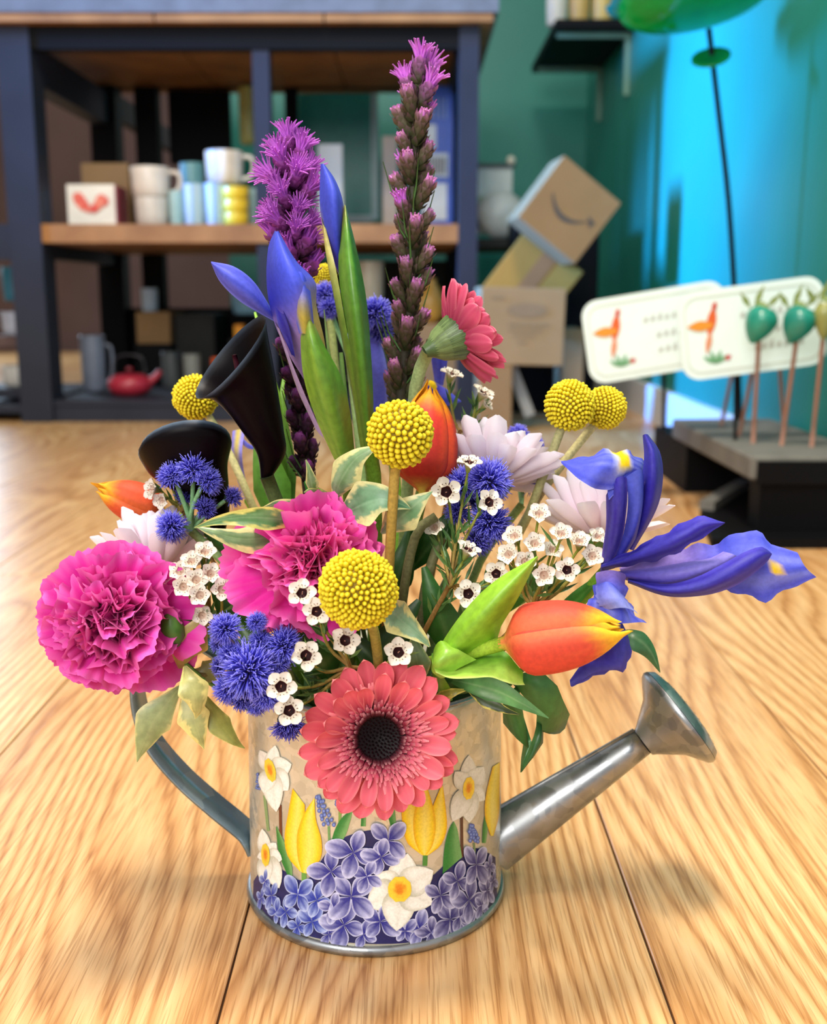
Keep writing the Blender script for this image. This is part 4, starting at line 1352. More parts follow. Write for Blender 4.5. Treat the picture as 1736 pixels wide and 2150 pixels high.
# ---- ageratum pompoms
def pom_mesh(seed, n, spread, droop=.25, c0='4a40bc', c1='6c6af0', c2='a09efe', dark='241f4a'):
    """unit fluffy head round +Z; spread is the cone the filaments fill"""
    rr_ = random.Random(seed)
    mb = MB()
    # base bracts
    rows = [[Vector((math.cos(b) * r_, math.sin(b) * r_, z_)) for b in [2 * PI * q / 12 for q in range(12)]] for r_, z_ in ((.08, -.55), (.3, -.45), (.5, -.15), (.52, .15), (.3, .34), (0, .4))]
    mb.grid(rows, lambda u, v: mix(lin('3d5a34'), lin(dark), smooth(.2, .6, u)), True)
    for q in range(n):
        z = 1 - (1 - math.cos(spread)) * (q + .5) / n
        r = math.sqrt(max(0, 1 - z * z))
        a = q * 2.39996 + rr_.uniform(-.3, .3)
        d = Vector((r * math.cos(a), r * math.sin(a), z))
        d = (d + Vector((rr_.uniform(-.22, .22), rr_.uniform(-.22, .22), rr_.uniform(-.22, .22)))).normalized()
        L = rr_.uniform(.78, 1.1)
        p0 = d * .42; p1 = d * (.42 + .35 * L); p2 = d * L + Vector((rr_.uniform(-.1, .1), rr_.uniform(-.1, .1), rr_.uniform(-.1, .1) - droop * r * .1))
        x = d.cross(Vector((.3, .2, 1))).normalized(); y = d.cross(x)
        w = .028
        vs, cs = [], []
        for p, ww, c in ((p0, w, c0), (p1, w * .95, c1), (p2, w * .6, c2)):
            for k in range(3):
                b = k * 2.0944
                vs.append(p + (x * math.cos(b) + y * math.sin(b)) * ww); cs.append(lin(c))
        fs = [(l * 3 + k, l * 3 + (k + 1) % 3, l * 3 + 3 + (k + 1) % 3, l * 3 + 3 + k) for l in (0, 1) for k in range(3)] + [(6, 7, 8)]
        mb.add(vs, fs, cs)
    return mb.mesh('ageratum_pompom', M_fuzz)


POM = [pom_mesh(i, 460, 1.8) for i in range(4)]
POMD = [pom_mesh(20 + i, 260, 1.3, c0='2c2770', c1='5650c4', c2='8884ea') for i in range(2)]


def ageratum(label, heads, hub, into, c='7fae78'):
    """heads: (px, py, r px, Y, facing(r,u,t), dark)"""
    H0 = P(*hub)
    t = thing('ageratum', label, 'flower', H0, 'blue fluffy ageratum in the bouquet')
    main = MB().tube([H0, (H0 * .5 + can_point(into[0], into[1], HC + .01) * .5) + Vector((0, 0, .004)), can_point(into[0], into[1])], .0022, lin('8aa86a'), 8, 14).build('stem', M_stem, t)
    for i, (x, y, r, Y, f, dk) in enumerate(heads):
        C = P(x, y, Y)
        n = face(C, *f)
        rr_ = r * pxm(Y, C.z)
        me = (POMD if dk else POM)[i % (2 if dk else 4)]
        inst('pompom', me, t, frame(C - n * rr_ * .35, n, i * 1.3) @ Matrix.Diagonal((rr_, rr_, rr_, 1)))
        b = C - n * rr_ * .8
        MB().tube([b, (b + H0) / 2 - n * .004, H0], .0011, lin(c), 6, 8, True).build('stalk', M_stem, main)
    return t


# ---- wax flower
def wax_petal_mesh(tint):
    mb = MB()
    rows = []
    for i in range(6):
        u = i / 5
        w = .53 * math.sin(PI * min(1, (.17 + .74 * u)))
        rows.append([Vector((.42 + u * .80, b * w, .22 * u + .24 * b * b * (1 - .2 * u) - .12 * u * u)) for b in (-1, -.5, 0, .5, 1)])
    a, b_ = lin('e4d6c0'), lin('f1eadb')
    mb.grid(rows, lambda u, v: mix(mix(a, b_, smooth(0, .4, u)), lin(tint), .25 * smooth(.6, 1, u) * abs(2 * v - 1)))
    return mb.mesh('wax_petal', M_petal)


WPM = [wax_petal_mesh('f0e6d8'), wax_petal_mesh('e8a0b4')]


def wax_cup_mesh(inner, mid):
    mb = MB()
    prof = [(.06, -1.15), (.16, -1.0), (.34, -.45), (.52, -.08), (.58, .05), (.54, .09), (.45, .0), (.36, -.16), (0, -.2)]
    cols = ['8aa03e', '96a84a', 'a9ac62', 'cbbd92', 'e6d8c6', 'e0ccba', mid, inner, inner]
    mb.lathe(prof, lambda u, v: lin(cols[min(8, int(round(u * 8)))]), 14)
    # style
    mb.tube([Vector((0, 0, -.15)), Vector((.05, .02, .2)), Vector((.08, .03, .34))], [.045, .03], lin('c9907c'), 5)
    return mb.mesh('wax_cup', M_petal)


WCM = [wax_cup_mesh('2a060a', '4a1214'), wax_cup_mesh('d3b49c', 'e6ccc0')]


def wax_stamen_mesh(dark):
    mb = MB()
    for q in range(15):
        a = 2 * PI * q / 15 + .1
        p0 = Vector((.52 * math.cos(a), .52 * math.sin(a), .08))
        p1 = Vector((.62 * math.cos(a + .1), .62 * math.sin(a + .1), .24))
        mb.tube([p0, p1], [.022, .018], lin('e9dccb'), 4)
        p2 = p1 + Vector((0, 0, .02))
        mb.tube([p1, p2 + Vector((.04 * math.cos(a), .04 * math.sin(a), .04))], [.04, .03], lin(dark), 4)
    return mb.mesh('wax_stamens', M_petal)


WSM = [wax_stamen_mesh('4a1f16'), wax_stamen_mesh('6a4a30')]


def wax_sprig(label, blossoms, hub, into, needles=26, group='white wax flower sprigs', twigcol='9a7440'):
    """blossoms: (px, py, Y, r px, facing, kind)"""
    H0 = P(*hub)
    t = thing('wax_flower', label, 'flower', H0, group)
    end = can_point(into[0], into[1], HC - .01) if into else H0 + Vector((0, 0, -.01))
    tw = MB()
    main = [H0, (H0 + end) / 2 + Vector((R.uniform(-.004, .004), R.uniform(-.004, .004), 0)), end]
    tw.tube(main, [.0011, .0014], lin(twigcol), 6, 10)
    paths = [spl(main, 12)]
    ends = []
    for (x, y, Y, r, f, kind) in blossoms:
        C = P(x, y, Y)
        n = face(C, *f)
        s = r * pxm(Y, C.z) / 1.15
        b = C - n * s * 1.15
        m = (b + H0) / 2 - n * .005 + Vector((R.uniform(-.003, .003), 0, -.003))
        pth = [b, m, H0]
        tw.tube(pth, [.0006, .0009], lambda u, v: mix(lin('93a040'), lin(twigcol), u), 5, 9)
        paths.append(spl(pth, 10))
        ends.append((C, n, s, kind))
    two = tw.build('twig', M_stem, t)
    for i, (C, n, s, kind) in enumerate(ends):
        roll = R.uniform(0, 6)
        bl = inst('blossom_cup', WCM[kind], t, frame(C, n, roll) @ Matrix.Diagonal((s, s, s, 1)))
        for q in range(5):
            tilt = R.uniform(-.25, .15) - (.25 if kind else 0)
            inst('petal', WPM[kind], bl, Matrix.Rotation(2 * PI * q / 5 + R.uniform(-.1, .1), 4, 'Z') @ Matrix.Translation((.42, 0, .05)) @ Matrix.Rotation(tilt, 4, 'Y') @ Matrix.Translation((-.42, 0, -.02)), True)
        inst('stamens', WSM[kind], bl, Matrix.Identity(4), True)
    if needles:
        mb = MB()
        for q in range(needles):
            pth = paths[q % len(paths)]
            k_ = R.randrange(1, len(pth) - 1)
            p = pth[k_]
            d = (pth[k_ - 1] - pth[k_]).normalized()
            d = (d * .8 + Vector((R.uniform(-1, 1), R.uniform(-1, .6), R.uniform(-.4, 1))) * .7).normalized()
            s_ = d.cross(Vector((R.uniform(-1, 1), -1, R.uniform(-.5, .5)))).normalized() * .0009
            L = R.uniform(.008, .014)
            nn_ = d.cross(s_).normalized() * .0007
            mb.add([p, p + d * L * .5 + s_, p + d * L, p + d * L * .5 - s_, p + d * L * .5 + nn_], [(0, 1, 4), (1, 2, 4), (2, 3, 4), (3, 0, 4)], mix(lin('2f5a2c'), lin('6f9450'), R.random()))
        o = mb.build('needle_leaves', M_leaf, t)
        o['kind'] = 'stuff'
    return t


# ---- tulip
def tulip(label, base, tip, w, into, roll=0.0, bend=None, stemc='a5c23a', cs=('d8432a', 'ef6a3c', 'f7c628'), srad=.003):
    base, tip = Vector(base), Vector(tip)
    L = (tip - base).length
    Mf = frame(base, tip - base, roll)
    t = thing('tulip', label, 'flower', base, 'orange tulips in the bouquet')
    red, org, yel = (lin(c) for c in cs)
    nu, nv = 20, 13
    for q in range(6):
        outer = q % 2 == 0
        a0 = q * PI / 3
        half = 1.06 if outer else 1.0
        k = 1.0 if outer else .93
        mb = MB()
        rows = []
        for i in range(nu):
            u = i / (nu - 1)
            prof = (math.sin(PI * (.5 * smooth(0, .34, u) ** .8)) if u < .34 else 1 - .93 * ((u - .34) / .66) ** 2.5) * .5 * w
            prof = max(prof, .0018)
            wid = half * (1 - smooth(.72, 1.02, u) ** 2.0 * .85)
            row = []
            for j in range(nv):
                b = 2 * j / (nv - 1) - 1
                ang = a0 + b * wid
                rr_ = prof * k * (1 + .05 * (1 - b * b) - .10 * abs(b) ** 9 - .025 * math.exp(-(b / .12) ** 2) * smooth(.1, .5, u)) + (.0006 if outer else 0)
                z = u * L * (1 - .03 * b * b) * (1.0 if outer else .985) + .004 * (u ** 4) * (1 if q == 2 else 0)
                row.append(Mf @ Vector((rr_ * math.cos(ang), rr_ * math.sin(ang), z)))
            rows.append(row)
        mb.grid(rows, lambda u, v: mix(mix(mix(lin('d8c24a'), red, smooth(0, .16, u)), org, smooth(.35, .95, abs(2 * v - 1) + .15 * nz(u * 3, v * 24)) * .8 + .25 * smooth(.3, .8, nz(v * 30, u * 2, q))), yel,
                                      max(smooth(.80, .97, abs(2 * v - 1) + u * .12) * .85 * smooth(.62, .9, u), smooth(.74, .97, u + .10 * abs(2 * v - 1) + .05 * nz(v * 25, u)) * .95)))
        mb.build('petal', M_petal, t)
    if into is not None:
        stem(t, base + (tip - base).normalized() * .002, into, srad, stemc, bend, c2='6f9a34')
    return t


# ---- pale chrysanthemum
def mum_petal_mesh(seed):
    rr_ = random.Random(seed)
    mb = MB()
    rows = []
    k = rr_.uniform(.05, .28)
    for i in range(10):
        u = i / 9
        w = .135 * (.35 + .75 * smooth(0, .6, u)) * math.sqrt(max(0, 1 - smooth(.78, 1.0, u) ** 2 * .98))
        rows.append([Vector((u, b * w, k * u * u - .1 * u + w * .9 * b * b * (1 - .3 * u))) for b in (-1, -.6, -.2, .2, .6, 1)])
    mb.grid(rows, lambda u, v: mix(mix(lin('dcc4d2'), lin('f4e4ee'), smooth(0, .55, u)), lin('fdf6fb'), smooth(.55, 1, u) * .8 + .15 * math.sin(v * 20)))
    return mb.mesh('mum_petal', M_petal)


MUM = [mum_petal_mesh(i) for i in range(5)]


def mum(label, C, n, rad, into, layers, seed, arc=None):
    rr_ = random.Random(seed)
    C = Vector(C)
    Mf = frame(C, n)
    t = thing('chrysanthemum', label, 'flower', C, 'pale pink chrysanthemums in the bouquet')
    mb = MB().lathe([(.002, -.008), (.007, -.006), (.010, -.001), (.008, .003), (0, .004)], lambda u, v: mix(lin('5a7a3c'), lin('d8c86a'), smooth(.5, .9, u)), 16, Mf)
    hd = mb.build('flower_disc', M_leaf, t)
    for (cnt, el, ln) in layers:
        for q in range(cnt):
            a = 2 * PI * (q + rr_.uniform(-.25, .25)) / cnt
            L = rad * ln * rr_.uniform(.88, 1.08)
            M = Mf @ Matrix.Rotation(a, 4, 'Z') @ Matrix.Translation((.006, 0, 0)) @ Matrix.Rotation(-(el + rr_.uniform(-.12, .12)), 4, 'Y') @ Matrix.Rotation(rr_.uniform(-.25, .25), 4, 'X')
            inst('petal', MUM[rr_.randrange(5)], hd, M @ Matrix.Diagonal((L, L * 1.1, L, 1)))
    stem(t, Mf @ Vector((0, 0, -.007)), into, .0022, '7f9a58')
    return t


# ---- liatris
def lia_bud_mesh(seed, cb, cm, ct, L=1.0, fat=.24, tuft=0, tl=.5, spread=.4, fcol=('9a3fb0', 'd66ae0')):
    rr_ = random.Random(seed)
    mb = MB()
    prof = [(.07, 0), (.6, .16), (.92, .38), (1, .6), (.9, .82), (.5, .97), (.1, 1.0)]
    cols = [lin(cb), lin(cb), mix(lin(cb), lin(cm), .5), lin(cm), mix(lin(cm), lin(ct), .5), lin(ct), lin(ct)]
    mb.lathe([(p * fat, z * L) for p, z in prof], lambda u, v: cols[min(6, int(round(u * 6)))], 8)
    # overlapping bracts
    for row in range(4):
        for q in range(5):
            a = 2 * PI * (q + .5 * (row % 2)) / 5
            z0, z1 = .08 + row * .2, .34 + row * .2
            r0, r1 = fat * (.5 + .14 * row), fat * 1.12
            er = Vector((math.cos(a), math.sin(a), 0)); et = Vector((-math.sin(a), math.cos(a), 0))
            c = mix(lin(cb), lin(cm), row / 3.0)
            tc = lin(ct) if row > 2 else mix(lin(cm), lin(ct), .25)
            mb.add([er * r0 + Vector((0, 0, z0)) - et * fat * .45, er * r0 + Vector((0, 0, z0)) + et * fat * .45, er * r1 + Vector((0, 0, (z0 + z1) / 2)) + et * fat * .5, er * (r1 + .02) + Vector((0, 0, z1)), er * r1 + Vector((0, 0, (z0 + z1) / 2)) - et * fat * .5],
                   [(0, 1, 2, 3, 4)], [c, c, c, tc, c])
    for q in range(tuft):
        a = q * 2.39996
        rr2 = math.sqrt((q + .5) / tuft)
        d = Vector((math.cos(a) * rr2 * spread, math.sin(a) * rr2 * spread, 1)).normalized()
        p0 = Vector((math.cos(a) * rr2 * fat * .6, math.sin(a) * rr2 * fat * .6, L * .85))
        l = tl * rr_.uniform(.75, 1.15)
        p1 = p0 + d * l * .55
        p2 = p1 + (d + Vector((math.cos(a), math.sin(a), -.1)) * spread * rr2 * .9 + Vector((rr_.uniform(-.25, .25), rr_.uniform(-.25, .25), 0))).normalized() * l * .5
        mb.tube([p0, p1, p2], lambda u: .055 * (1 - .6 * u), lambda u, v: mix(lin(fcol[0]), lin(fcol[1]), u), 4, None)
    return mb.mesh('liatris_bud', M_petal)


LB_open = [lia_bud_mesh(i, '4a2438', '9a4a94', 'c865d0', 1, .26, 34, .72, .62, ('b84fcc', 'f090fa')) for i in range(3)]
LB_half = [lia_bud_mesh(10 + i, '43302a', '7d3a74', 'b24cb8', 1, .30, 20, .40, .16, ('a846bc', 'dc74e8')) for i in range(3)]
LB_dark = [lia_bud_mesh(20 + i, '241e1a', '43283a', '8a3f86', 1, .22, 5, .12, .2, ('7a3a80', 'a850a8')) for i in range(2)]
LB_brown = [lia_bud_mesh(30 + i, '4a5230', '62543e', 'b8789c', 1, .185, 9, .16, .25, ('d06cc8', 'f6a6ea')) for i in range(3)]
LB_top = [lia_bud_mesh(50 + i, '59603c', '8a5a7e', 'dc7ad8', 1, .24, 24, .55, .55, ('d060dc', 'f89cfa')) for i in range(2)]
LB_tip = [lia_bud_mesh(40 + i, '4f5634', '6a5644', 'cc78bc', 1, .195, 16, .34, .35, ('d060dc', 'f89cfa')) for i in range(2)]


def liatris(label, spine, plan, seed, stemc, grass=0):
    """spine: (px, py, Y); plan(s, k) -> (mesh, length m, out angle) with s 0 at the top"""
    rr_ = random.Random(seed)
    pts = [P(*p) for p in spine]
    t = thing('liatris', label, 'flower', pts[-1], 'purple blazing star spikes')
    mb = MB().tube(pts, [.0016, .003], lin(stemc), 8, 30)
    st_ = mb.build('stem', M_stem, t)
    fine = spl(pts, 400)
    tot = sum((b - a).length for a, b in zip(fine, fine[1:]))
    s = 0.0
    k = 0
    while s < 1:
        i = min(398, int(s * 399))
        me, L, ang, step = plan(s, k)
        tan = (fine[max(0, i - 3)] - fine[min(399, i + 3)]).normalized()
        a = k * 2.39996 + rr_.uniform(-.25, .25)
        ref = Vector((0, -1, 0))
        x = (ref - tan * ref.dot(tan)).normalized(); y = tan.cross(x)
        out = x * math.cos(a) + y * math.sin(a)
        ang += rr_.uniform(-.12, .12)
        d = tan * math.cos(ang) + out * math.sin(ang)
        L *= rr_.uniform(.85, 1.12)
        inst('floret_bud', me[rr_.randrange(len(me))], st_, frame(fine[i] + out * .0012, d, rr_.uniform(0, 6)) @ Matrix.Diagonal((L, L, L, 1)))
        s += step / tot
        k += 1
    if grass:
        mb = MB()
        for q in range(grass):
            i = rr_.randrange(150, 398)
            a = rr_.uniform(0, 6.28)
            out = Vector((math.cos(a), math.sin(a) * .6 - .3, 0)).normalized()
            p0 = fine[i]; L = rr_.uniform(.014, .03)
            p1 = p0 + out * L * .35 + Vector((0, 0, L * .5)); p2 = p0 + out * L * .5 + Vector((0, 0, L))
            mb.tube([p0, p1, p2], [.0006, .0002], lin('4f7a38'), 4)
        mb.build('bract_leaves', M_leaf, t)['kind'] = 'stuff'
    return t


# ---- variegated and plain leaves
def varieg(seed, green='4f8a40', cream='e9e28c', lim=.66, amp=.42, mid='8fae7a'):
    g, c, m_ = lin(green), lin(cream), lin(mid)

    def f(u, v):
        b = abs(2 * v - 1)
        n_ = nz(u * 9 + seed * 3.7, v * 3 + seed) * amp + nz(u * 26 + seed, v * 7) * amp * .5
        e = b + .10 * (u ** 4) + n_
        base = mix(g, m_, .5 + .9 * nz(u * 4 + seed, v * 5 + 2, 3.0))
        if b < .07:
            base = mix(base, m_, .7)
        return c if e > lim + .12 else (mix(base, c, (e - lim) / .12) if e > lim else base)
    return f


def plain(c1, c2, vein='9ab86a', vs=.3, st=0):
    a, b_, v_ = lin(c1), lin(c2), lin(vein)

    def f(u, v):
        c = mix(a, b_, u)
        if st:
            c = mix(c, b_, .35 * (.5 + .5 * math.sin(v * st)))
        return mix(c, v_, vs) if abs(2 * v - 1) < .10 else c
    return f
# ------------------------------------------------------------------ the bouquet
def up(C, r, u, t):
    return face(C, r, u, t)


# ---- big coral gerbera in front and the pink one seen from behind
C = P(796, 1550, .430)
gerbera('large coral gerbera with dark heart hanging over the front of the can', C, face(C, .08, -.10, 1), 168 * pxm(.43, .12), (.0, -.045), .1, (25, 19), 3,
        tiltfn=lambda a, row: .10 + .20 * math.sin(a - .5) + (.20 + .28 * max(0, math.sin(a - .6))) * row, stem_bend=P(800, 1490, .452))
C = P(985, 695, .52)
gerbera('pink gerbera turned sideways showing its green calyx at the top', C, face(C, .84, .40, -.30), 122 * pxm(.52, .3), (.012, .01), .5, (26, 24), 8, calyx=True,
        stem_bend=P(872, 812, .525), tiltfn=lambda a, row: .42 + .16 * row, colset=('a82c52', 'dd5578', 'f08a96'))

# ---- carnations
pk = ('a8146e', 'e23aa4', 'ee7fc0')
C = P(236, 1300, .462)
carnation('ruffled magenta carnation at the far left edge of the bouquet', C, face(C, -.22, -.08, .95), 162 * pxm(.462, .15), (-.045, -.015), 5, ('a80c78', 'e62ca8', 'f67ccc'))
C = P(655, 1182, .462)
carnation('ruffled hot pink carnation in the middle above the yellow ball', C, face(C, .06, .26, .95), 160 * pxm(.462, .18), (-.02, -.02), 7, ('b0107a', 'ee2ea6', 'f87cc4'))

# ---- craspedia
craspedia('largest yellow ball flower low in front of the pink carnation', 752, 1238, 83, .418, 540, [(786, 1330, .432), (795, 1420, .45)], (.0, -.03), 'a89b4a', '7a6a30', 1.0)
craspedia('yellow ball flower in the middle on an upright brown stem', 840, 911, 71, .455, 320, [(829, 985, .455), (818, 1170, .46), (812, 1300, .48)], (.004, -.02), 'b09040', '8a6a2c', .92)
craspedia('left one of the two yellow ball flowers at the right', 1196, 851, 53, .525, 380, [(1178, 900, .525), (1140, 1000, .525), (1100, 1100, .525)], (.03, .0), 'a8a572', '8f8a4a')
craspedia('right smaller one of the two yellow ball flowers at the right', 1270, 856, 45, .545, 360, [(1252, 886, .545), (1180, 975, .54), (1120, 1060, .535)], (.034, .005), 'c9c08a', 'a09a5a')
craspedia('yellow ball flower at the left behind the dark calla', 410, 834, 47, .575, 380, [(442, 880, .575), (485, 960, .57), (525, 1050, .56)], (-.03, .02), 'c9c08a', '8f8a4a')
craspedia('small yellow ball flower half hidden behind the purple spike', 680, 580, 26, .62, 300, [(690, 640, .62), (715, 860, .60)], (.0, .03), '8f9a5a', '8f8a4a')

# ---- liatris spikes
def plan_left(s, k):
    if s < .27:
        return LB_open, .0118, .85 - .6 * max(0, (.06 - s) / .06), .0019
    if s < .43:
        return LB_half, .0175, .60, .0036
    return LB_dark, .0135, .42, .0043


def plan_right(s, k):
    if s < .11:
        return (LB_top if k < 9 else LB_tip), .0150, .15 + 6.5 * s, .0036
    if s < .5:
        return (LB_tip if k % 6 == 0 else LB_brown), .0178, .50, .0038
    return LB_brown, .0172, .48, .0038


liatris('shorter purple blazing star spike with open fluffy top at the left', [(609, 335, .535), (613, 430, .532), (618, 560, .53), (612, 700, .53), (628, 860, .53), (650, 1050, .528)], plan_left, 4, '3a2c2a', 10)
liatris('tall blazing star spike of brown buds with pink tips', [(877, 182, .56), (870, 290, .557), (866, 430, .552), (862, 600, .548), (850, 740, .545), (838, 860, .54)], plan_right, 6, '3f3a2c', 26)

# ---- tulips
TROLL = math.radians(90)
tulip('large orange tulip lying to the right beside its bright leaf', P(1048, 1352, .437), P(1308, 1318, .424), 142 * pxm(.43, .13), (.02, -.03), TROLL, P(985, 1372, .446), 'a5c23a', ('e2503a', 'f07a4c', 'f9cc2a'))
tulip('upright red orange tulip behind the middle yellow ball', P(886, 1040, .50), P(905, 812, .515), 124 * pxm(.5, .2), (.006, -.005), math.radians(20), None, '7fa34a', ('c9352a', 'e8552f', 'f3a71c'))
tulip('small orange tulip pointing left at the left edge', P(352, 1082, .535), P(204, 1022, .53), 82 * pxm(.53, .2), (-.04, .0), 1.0, P(430, 1110, .53), '8fae4a', ('d8502c', 'ee7038', 'f5b62c'))

# ---- chrysanthemums
C = P(1032, 1015, .52)
mum('pale pink chrysanthemum above the blue ageratum in the middle', C, face(C, .12, .85, -.28), 132 * pxm(.52, .2), (.02, .0), [(18, .32, 1.0), (20, .62, 1.0), (14, .95, .9)], 2)
C = P(1262, 1130, .515)
mum('pale pink chrysanthemum behind the blue iris at the right', C, face(C, .02, .9, -.1), 150 * pxm(.515, .2), (.036, .0), [(14, .4, .95), (20, .85, 1.0), (16, 1.15, 1.0)], 3)
C = P(330, 1205, .515)
mum('pale chrysanthemum peeking out behind the left magenta carnation', C, face(C, .1, .95, -.12), 136 * pxm(.515, .2), (-.045, .0), [(14, .45, 1.0), (20, .95, 1.0), (14, 1.2, 1.0)], 4)

# ---- ageratum
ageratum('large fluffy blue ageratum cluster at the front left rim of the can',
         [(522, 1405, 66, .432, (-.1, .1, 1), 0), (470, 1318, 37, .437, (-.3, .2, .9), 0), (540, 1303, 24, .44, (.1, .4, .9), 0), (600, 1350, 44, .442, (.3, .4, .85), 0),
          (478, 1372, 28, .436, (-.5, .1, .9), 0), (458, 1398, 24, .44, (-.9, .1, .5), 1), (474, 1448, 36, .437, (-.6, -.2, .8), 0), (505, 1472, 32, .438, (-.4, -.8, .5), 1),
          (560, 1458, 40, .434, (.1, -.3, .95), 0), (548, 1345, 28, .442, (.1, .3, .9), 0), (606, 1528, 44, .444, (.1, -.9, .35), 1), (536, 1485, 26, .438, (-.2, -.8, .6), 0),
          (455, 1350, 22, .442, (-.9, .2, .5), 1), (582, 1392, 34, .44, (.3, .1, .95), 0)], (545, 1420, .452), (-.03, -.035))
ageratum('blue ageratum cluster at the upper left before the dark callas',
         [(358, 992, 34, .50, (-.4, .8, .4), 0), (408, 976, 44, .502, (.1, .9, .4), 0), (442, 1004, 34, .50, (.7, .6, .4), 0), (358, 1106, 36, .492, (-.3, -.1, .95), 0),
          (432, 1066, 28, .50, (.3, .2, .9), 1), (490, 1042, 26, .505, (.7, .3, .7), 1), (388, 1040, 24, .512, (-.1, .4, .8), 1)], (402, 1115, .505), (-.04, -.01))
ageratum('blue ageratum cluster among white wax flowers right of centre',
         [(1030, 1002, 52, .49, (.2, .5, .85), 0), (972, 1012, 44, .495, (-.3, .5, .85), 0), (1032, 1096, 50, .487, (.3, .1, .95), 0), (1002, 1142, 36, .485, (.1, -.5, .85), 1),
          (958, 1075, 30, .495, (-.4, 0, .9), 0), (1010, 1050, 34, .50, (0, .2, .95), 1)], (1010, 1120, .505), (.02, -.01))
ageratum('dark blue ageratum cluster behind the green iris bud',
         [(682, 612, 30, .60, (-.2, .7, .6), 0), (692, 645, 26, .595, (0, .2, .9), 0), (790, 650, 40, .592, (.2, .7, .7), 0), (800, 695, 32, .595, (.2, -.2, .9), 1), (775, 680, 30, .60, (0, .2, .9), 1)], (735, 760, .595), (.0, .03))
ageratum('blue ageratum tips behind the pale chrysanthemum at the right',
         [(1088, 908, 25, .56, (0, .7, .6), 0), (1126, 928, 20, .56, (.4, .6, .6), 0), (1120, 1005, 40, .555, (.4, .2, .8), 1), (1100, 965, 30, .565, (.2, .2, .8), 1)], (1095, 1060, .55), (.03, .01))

# ---- wax flowers
D, Pk = 0, 1
wax_sprig('white wax flower sprig standing right of centre over the ageratum',
          [(937, 1033, .475, 31, (-.15, .15, 1), D), (1026, 1055, .472, 28, (.45, .2, .85), D), (985, 972, .478, 26, (.15, .9, .45), D), (912, 1108, .49, 22, (-.2, .3, .9), Pk),
           (982, 1155, .468, 27, (.35, .85, .45), D), (983, 1247, .462, 29, (0, .15, 1), D), (1042, 1205, .468, 26, (-.2, .2, .95), D)], (945, 1225, .475), (.012, -.03), 90)
wax_sprig('dark-eyed white wax flower sprig round the large yellow ball in front',
          [(634, 1246, .428, 30, (-.1, .35, .93), D), (665, 1284, .424, 29, (-.1, .1, 1), D), (724, 1345, .424, 31, (.2, .1, .95), D), (836, 1370, .428, 31, (.1, .1, 1), D), (642, 1377, .422, 32, (.1, .2, .95), D),
           (590, 1442, .420, 32, (0, .1, 1), D), (607, 1492, .418, 31, (.05, .05, 1), D)], (735, 1400, .445), (-.005, -.035), 80)
wax_sprig('white and pink wax flower cluster at the right before the chrysanthemum',
          [(1132, 1080, .475, 25, (.1, .6, .8), Pk), (1080, 1127, .47, 25, (-.3, .5, .8), Pk), (1122, 1142, .466, 25, (0, .4, .9), Pk), (1068, 1165, .465, 25, (-.3, .3, .9), Pk), (1102, 1180, .462, 24, (.1, .2, .95), Pk),
           (1178, 1122, .47, 25, (.1, .6, .8), Pk), (1216, 1138, .472, 25, (.1, .7, .7), Pk), (1243, 1168, .47, 25, (.2, .3, .9), Pk), (1190, 1197, .46, 26, (.1, .2, .95), D), (1142, 1208, .458, 25, (0, .15, 1), Pk),
           (1160, 1155, .475, 23, (.2, .5, .8), Pk), (1255, 1128, .478, 22, (.3, .6, .7), Pk)], (1120, 1275, .475), (.03, -.025), 80)
wax_sprig('white wax flower cluster between the two carnations',
          [(430, 1160, .47, 25, (.1, .6, .8), Pk), (402, 1180, .468, 24, (-.2, .5, .8), Pk), (378, 1200, .466, 24, (-.3, .3, .9), Pk), (412, 1218, .462, 25, (0, .3, .95), Pk), (442, 1205, .465, 24, (.2, .3, .9), Pk),
           (466, 1238, .46, 25, (.1, .1, 1), Pk), (420, 1250, .458, 24, (-.1, .1, 1), Pk), (385, 1232, .46, 24, (-.2, .1, .95), Pk), (352, 1208, .47, 23, (-.4, .4, .8), Pk), (424, 1292, .462, 22, (.1, -.1, 1), Pk)],
          (440, 1305, .475), (-.04, -.02), 40)
wax_sprig('white wax flowers at the upper left before the small tulip',
          [(330, 968, .515, 24, (-.4, .5, .7), Pk), (348, 985, .512, 20, (-.2, .6, .7), Pk), (320, 1028, .512, 23, (-.8, .2, .5), Pk), (340, 1050, .51, 20, (-.6, -.2, .7), Pk)], (385, 1075, .515), (-.045, .0), 12)
wax_sprig('white wax flowers high at the right below the pink gerbera',
          [(948, 786, .555, 24, (.3, .85, .3), D), (1014, 826, .55, 25, (.5, .75, .3), D), (1020, 850, .552, 16, (.7, .5, .4), Pk)], (965, 905, .55), (.02, .015), 36)

# ---- callas
def funnel(mb, rings, colfn, seg=28, sub=5):
    """rings: (xL, yL, xR, yR, Y, depth m, ox, oy); ox, oy px shift of the near rim point"""
    keys = []
    for (xl_, yl_, xr_, yr_, Y, dp, ox, oy) in rings:
        a, b = P(xl_, yl_, Y), P(xr_, yr_, Y)
        c = (a + b) / 2
        nr = P((xl_ + xr_) / 2 + ox, (yl_ + yr_) / 2 + oy, Y - dp) - c
        keys.append([c + (b - a) / 2 * math.cos(2 * PI * j / seg) + nr * math.sin(2 * PI * j / seg) for j in range(seg)])
    n = sub * (len(keys) - 1) + 1
    cols_ = [spl([k[j] for k in keys], n) for j in range(seg)]
    rows = [[cols_[j][i] for j in range(seg)] for i in range(n)]
    mb.grid(rows, colfn, True)


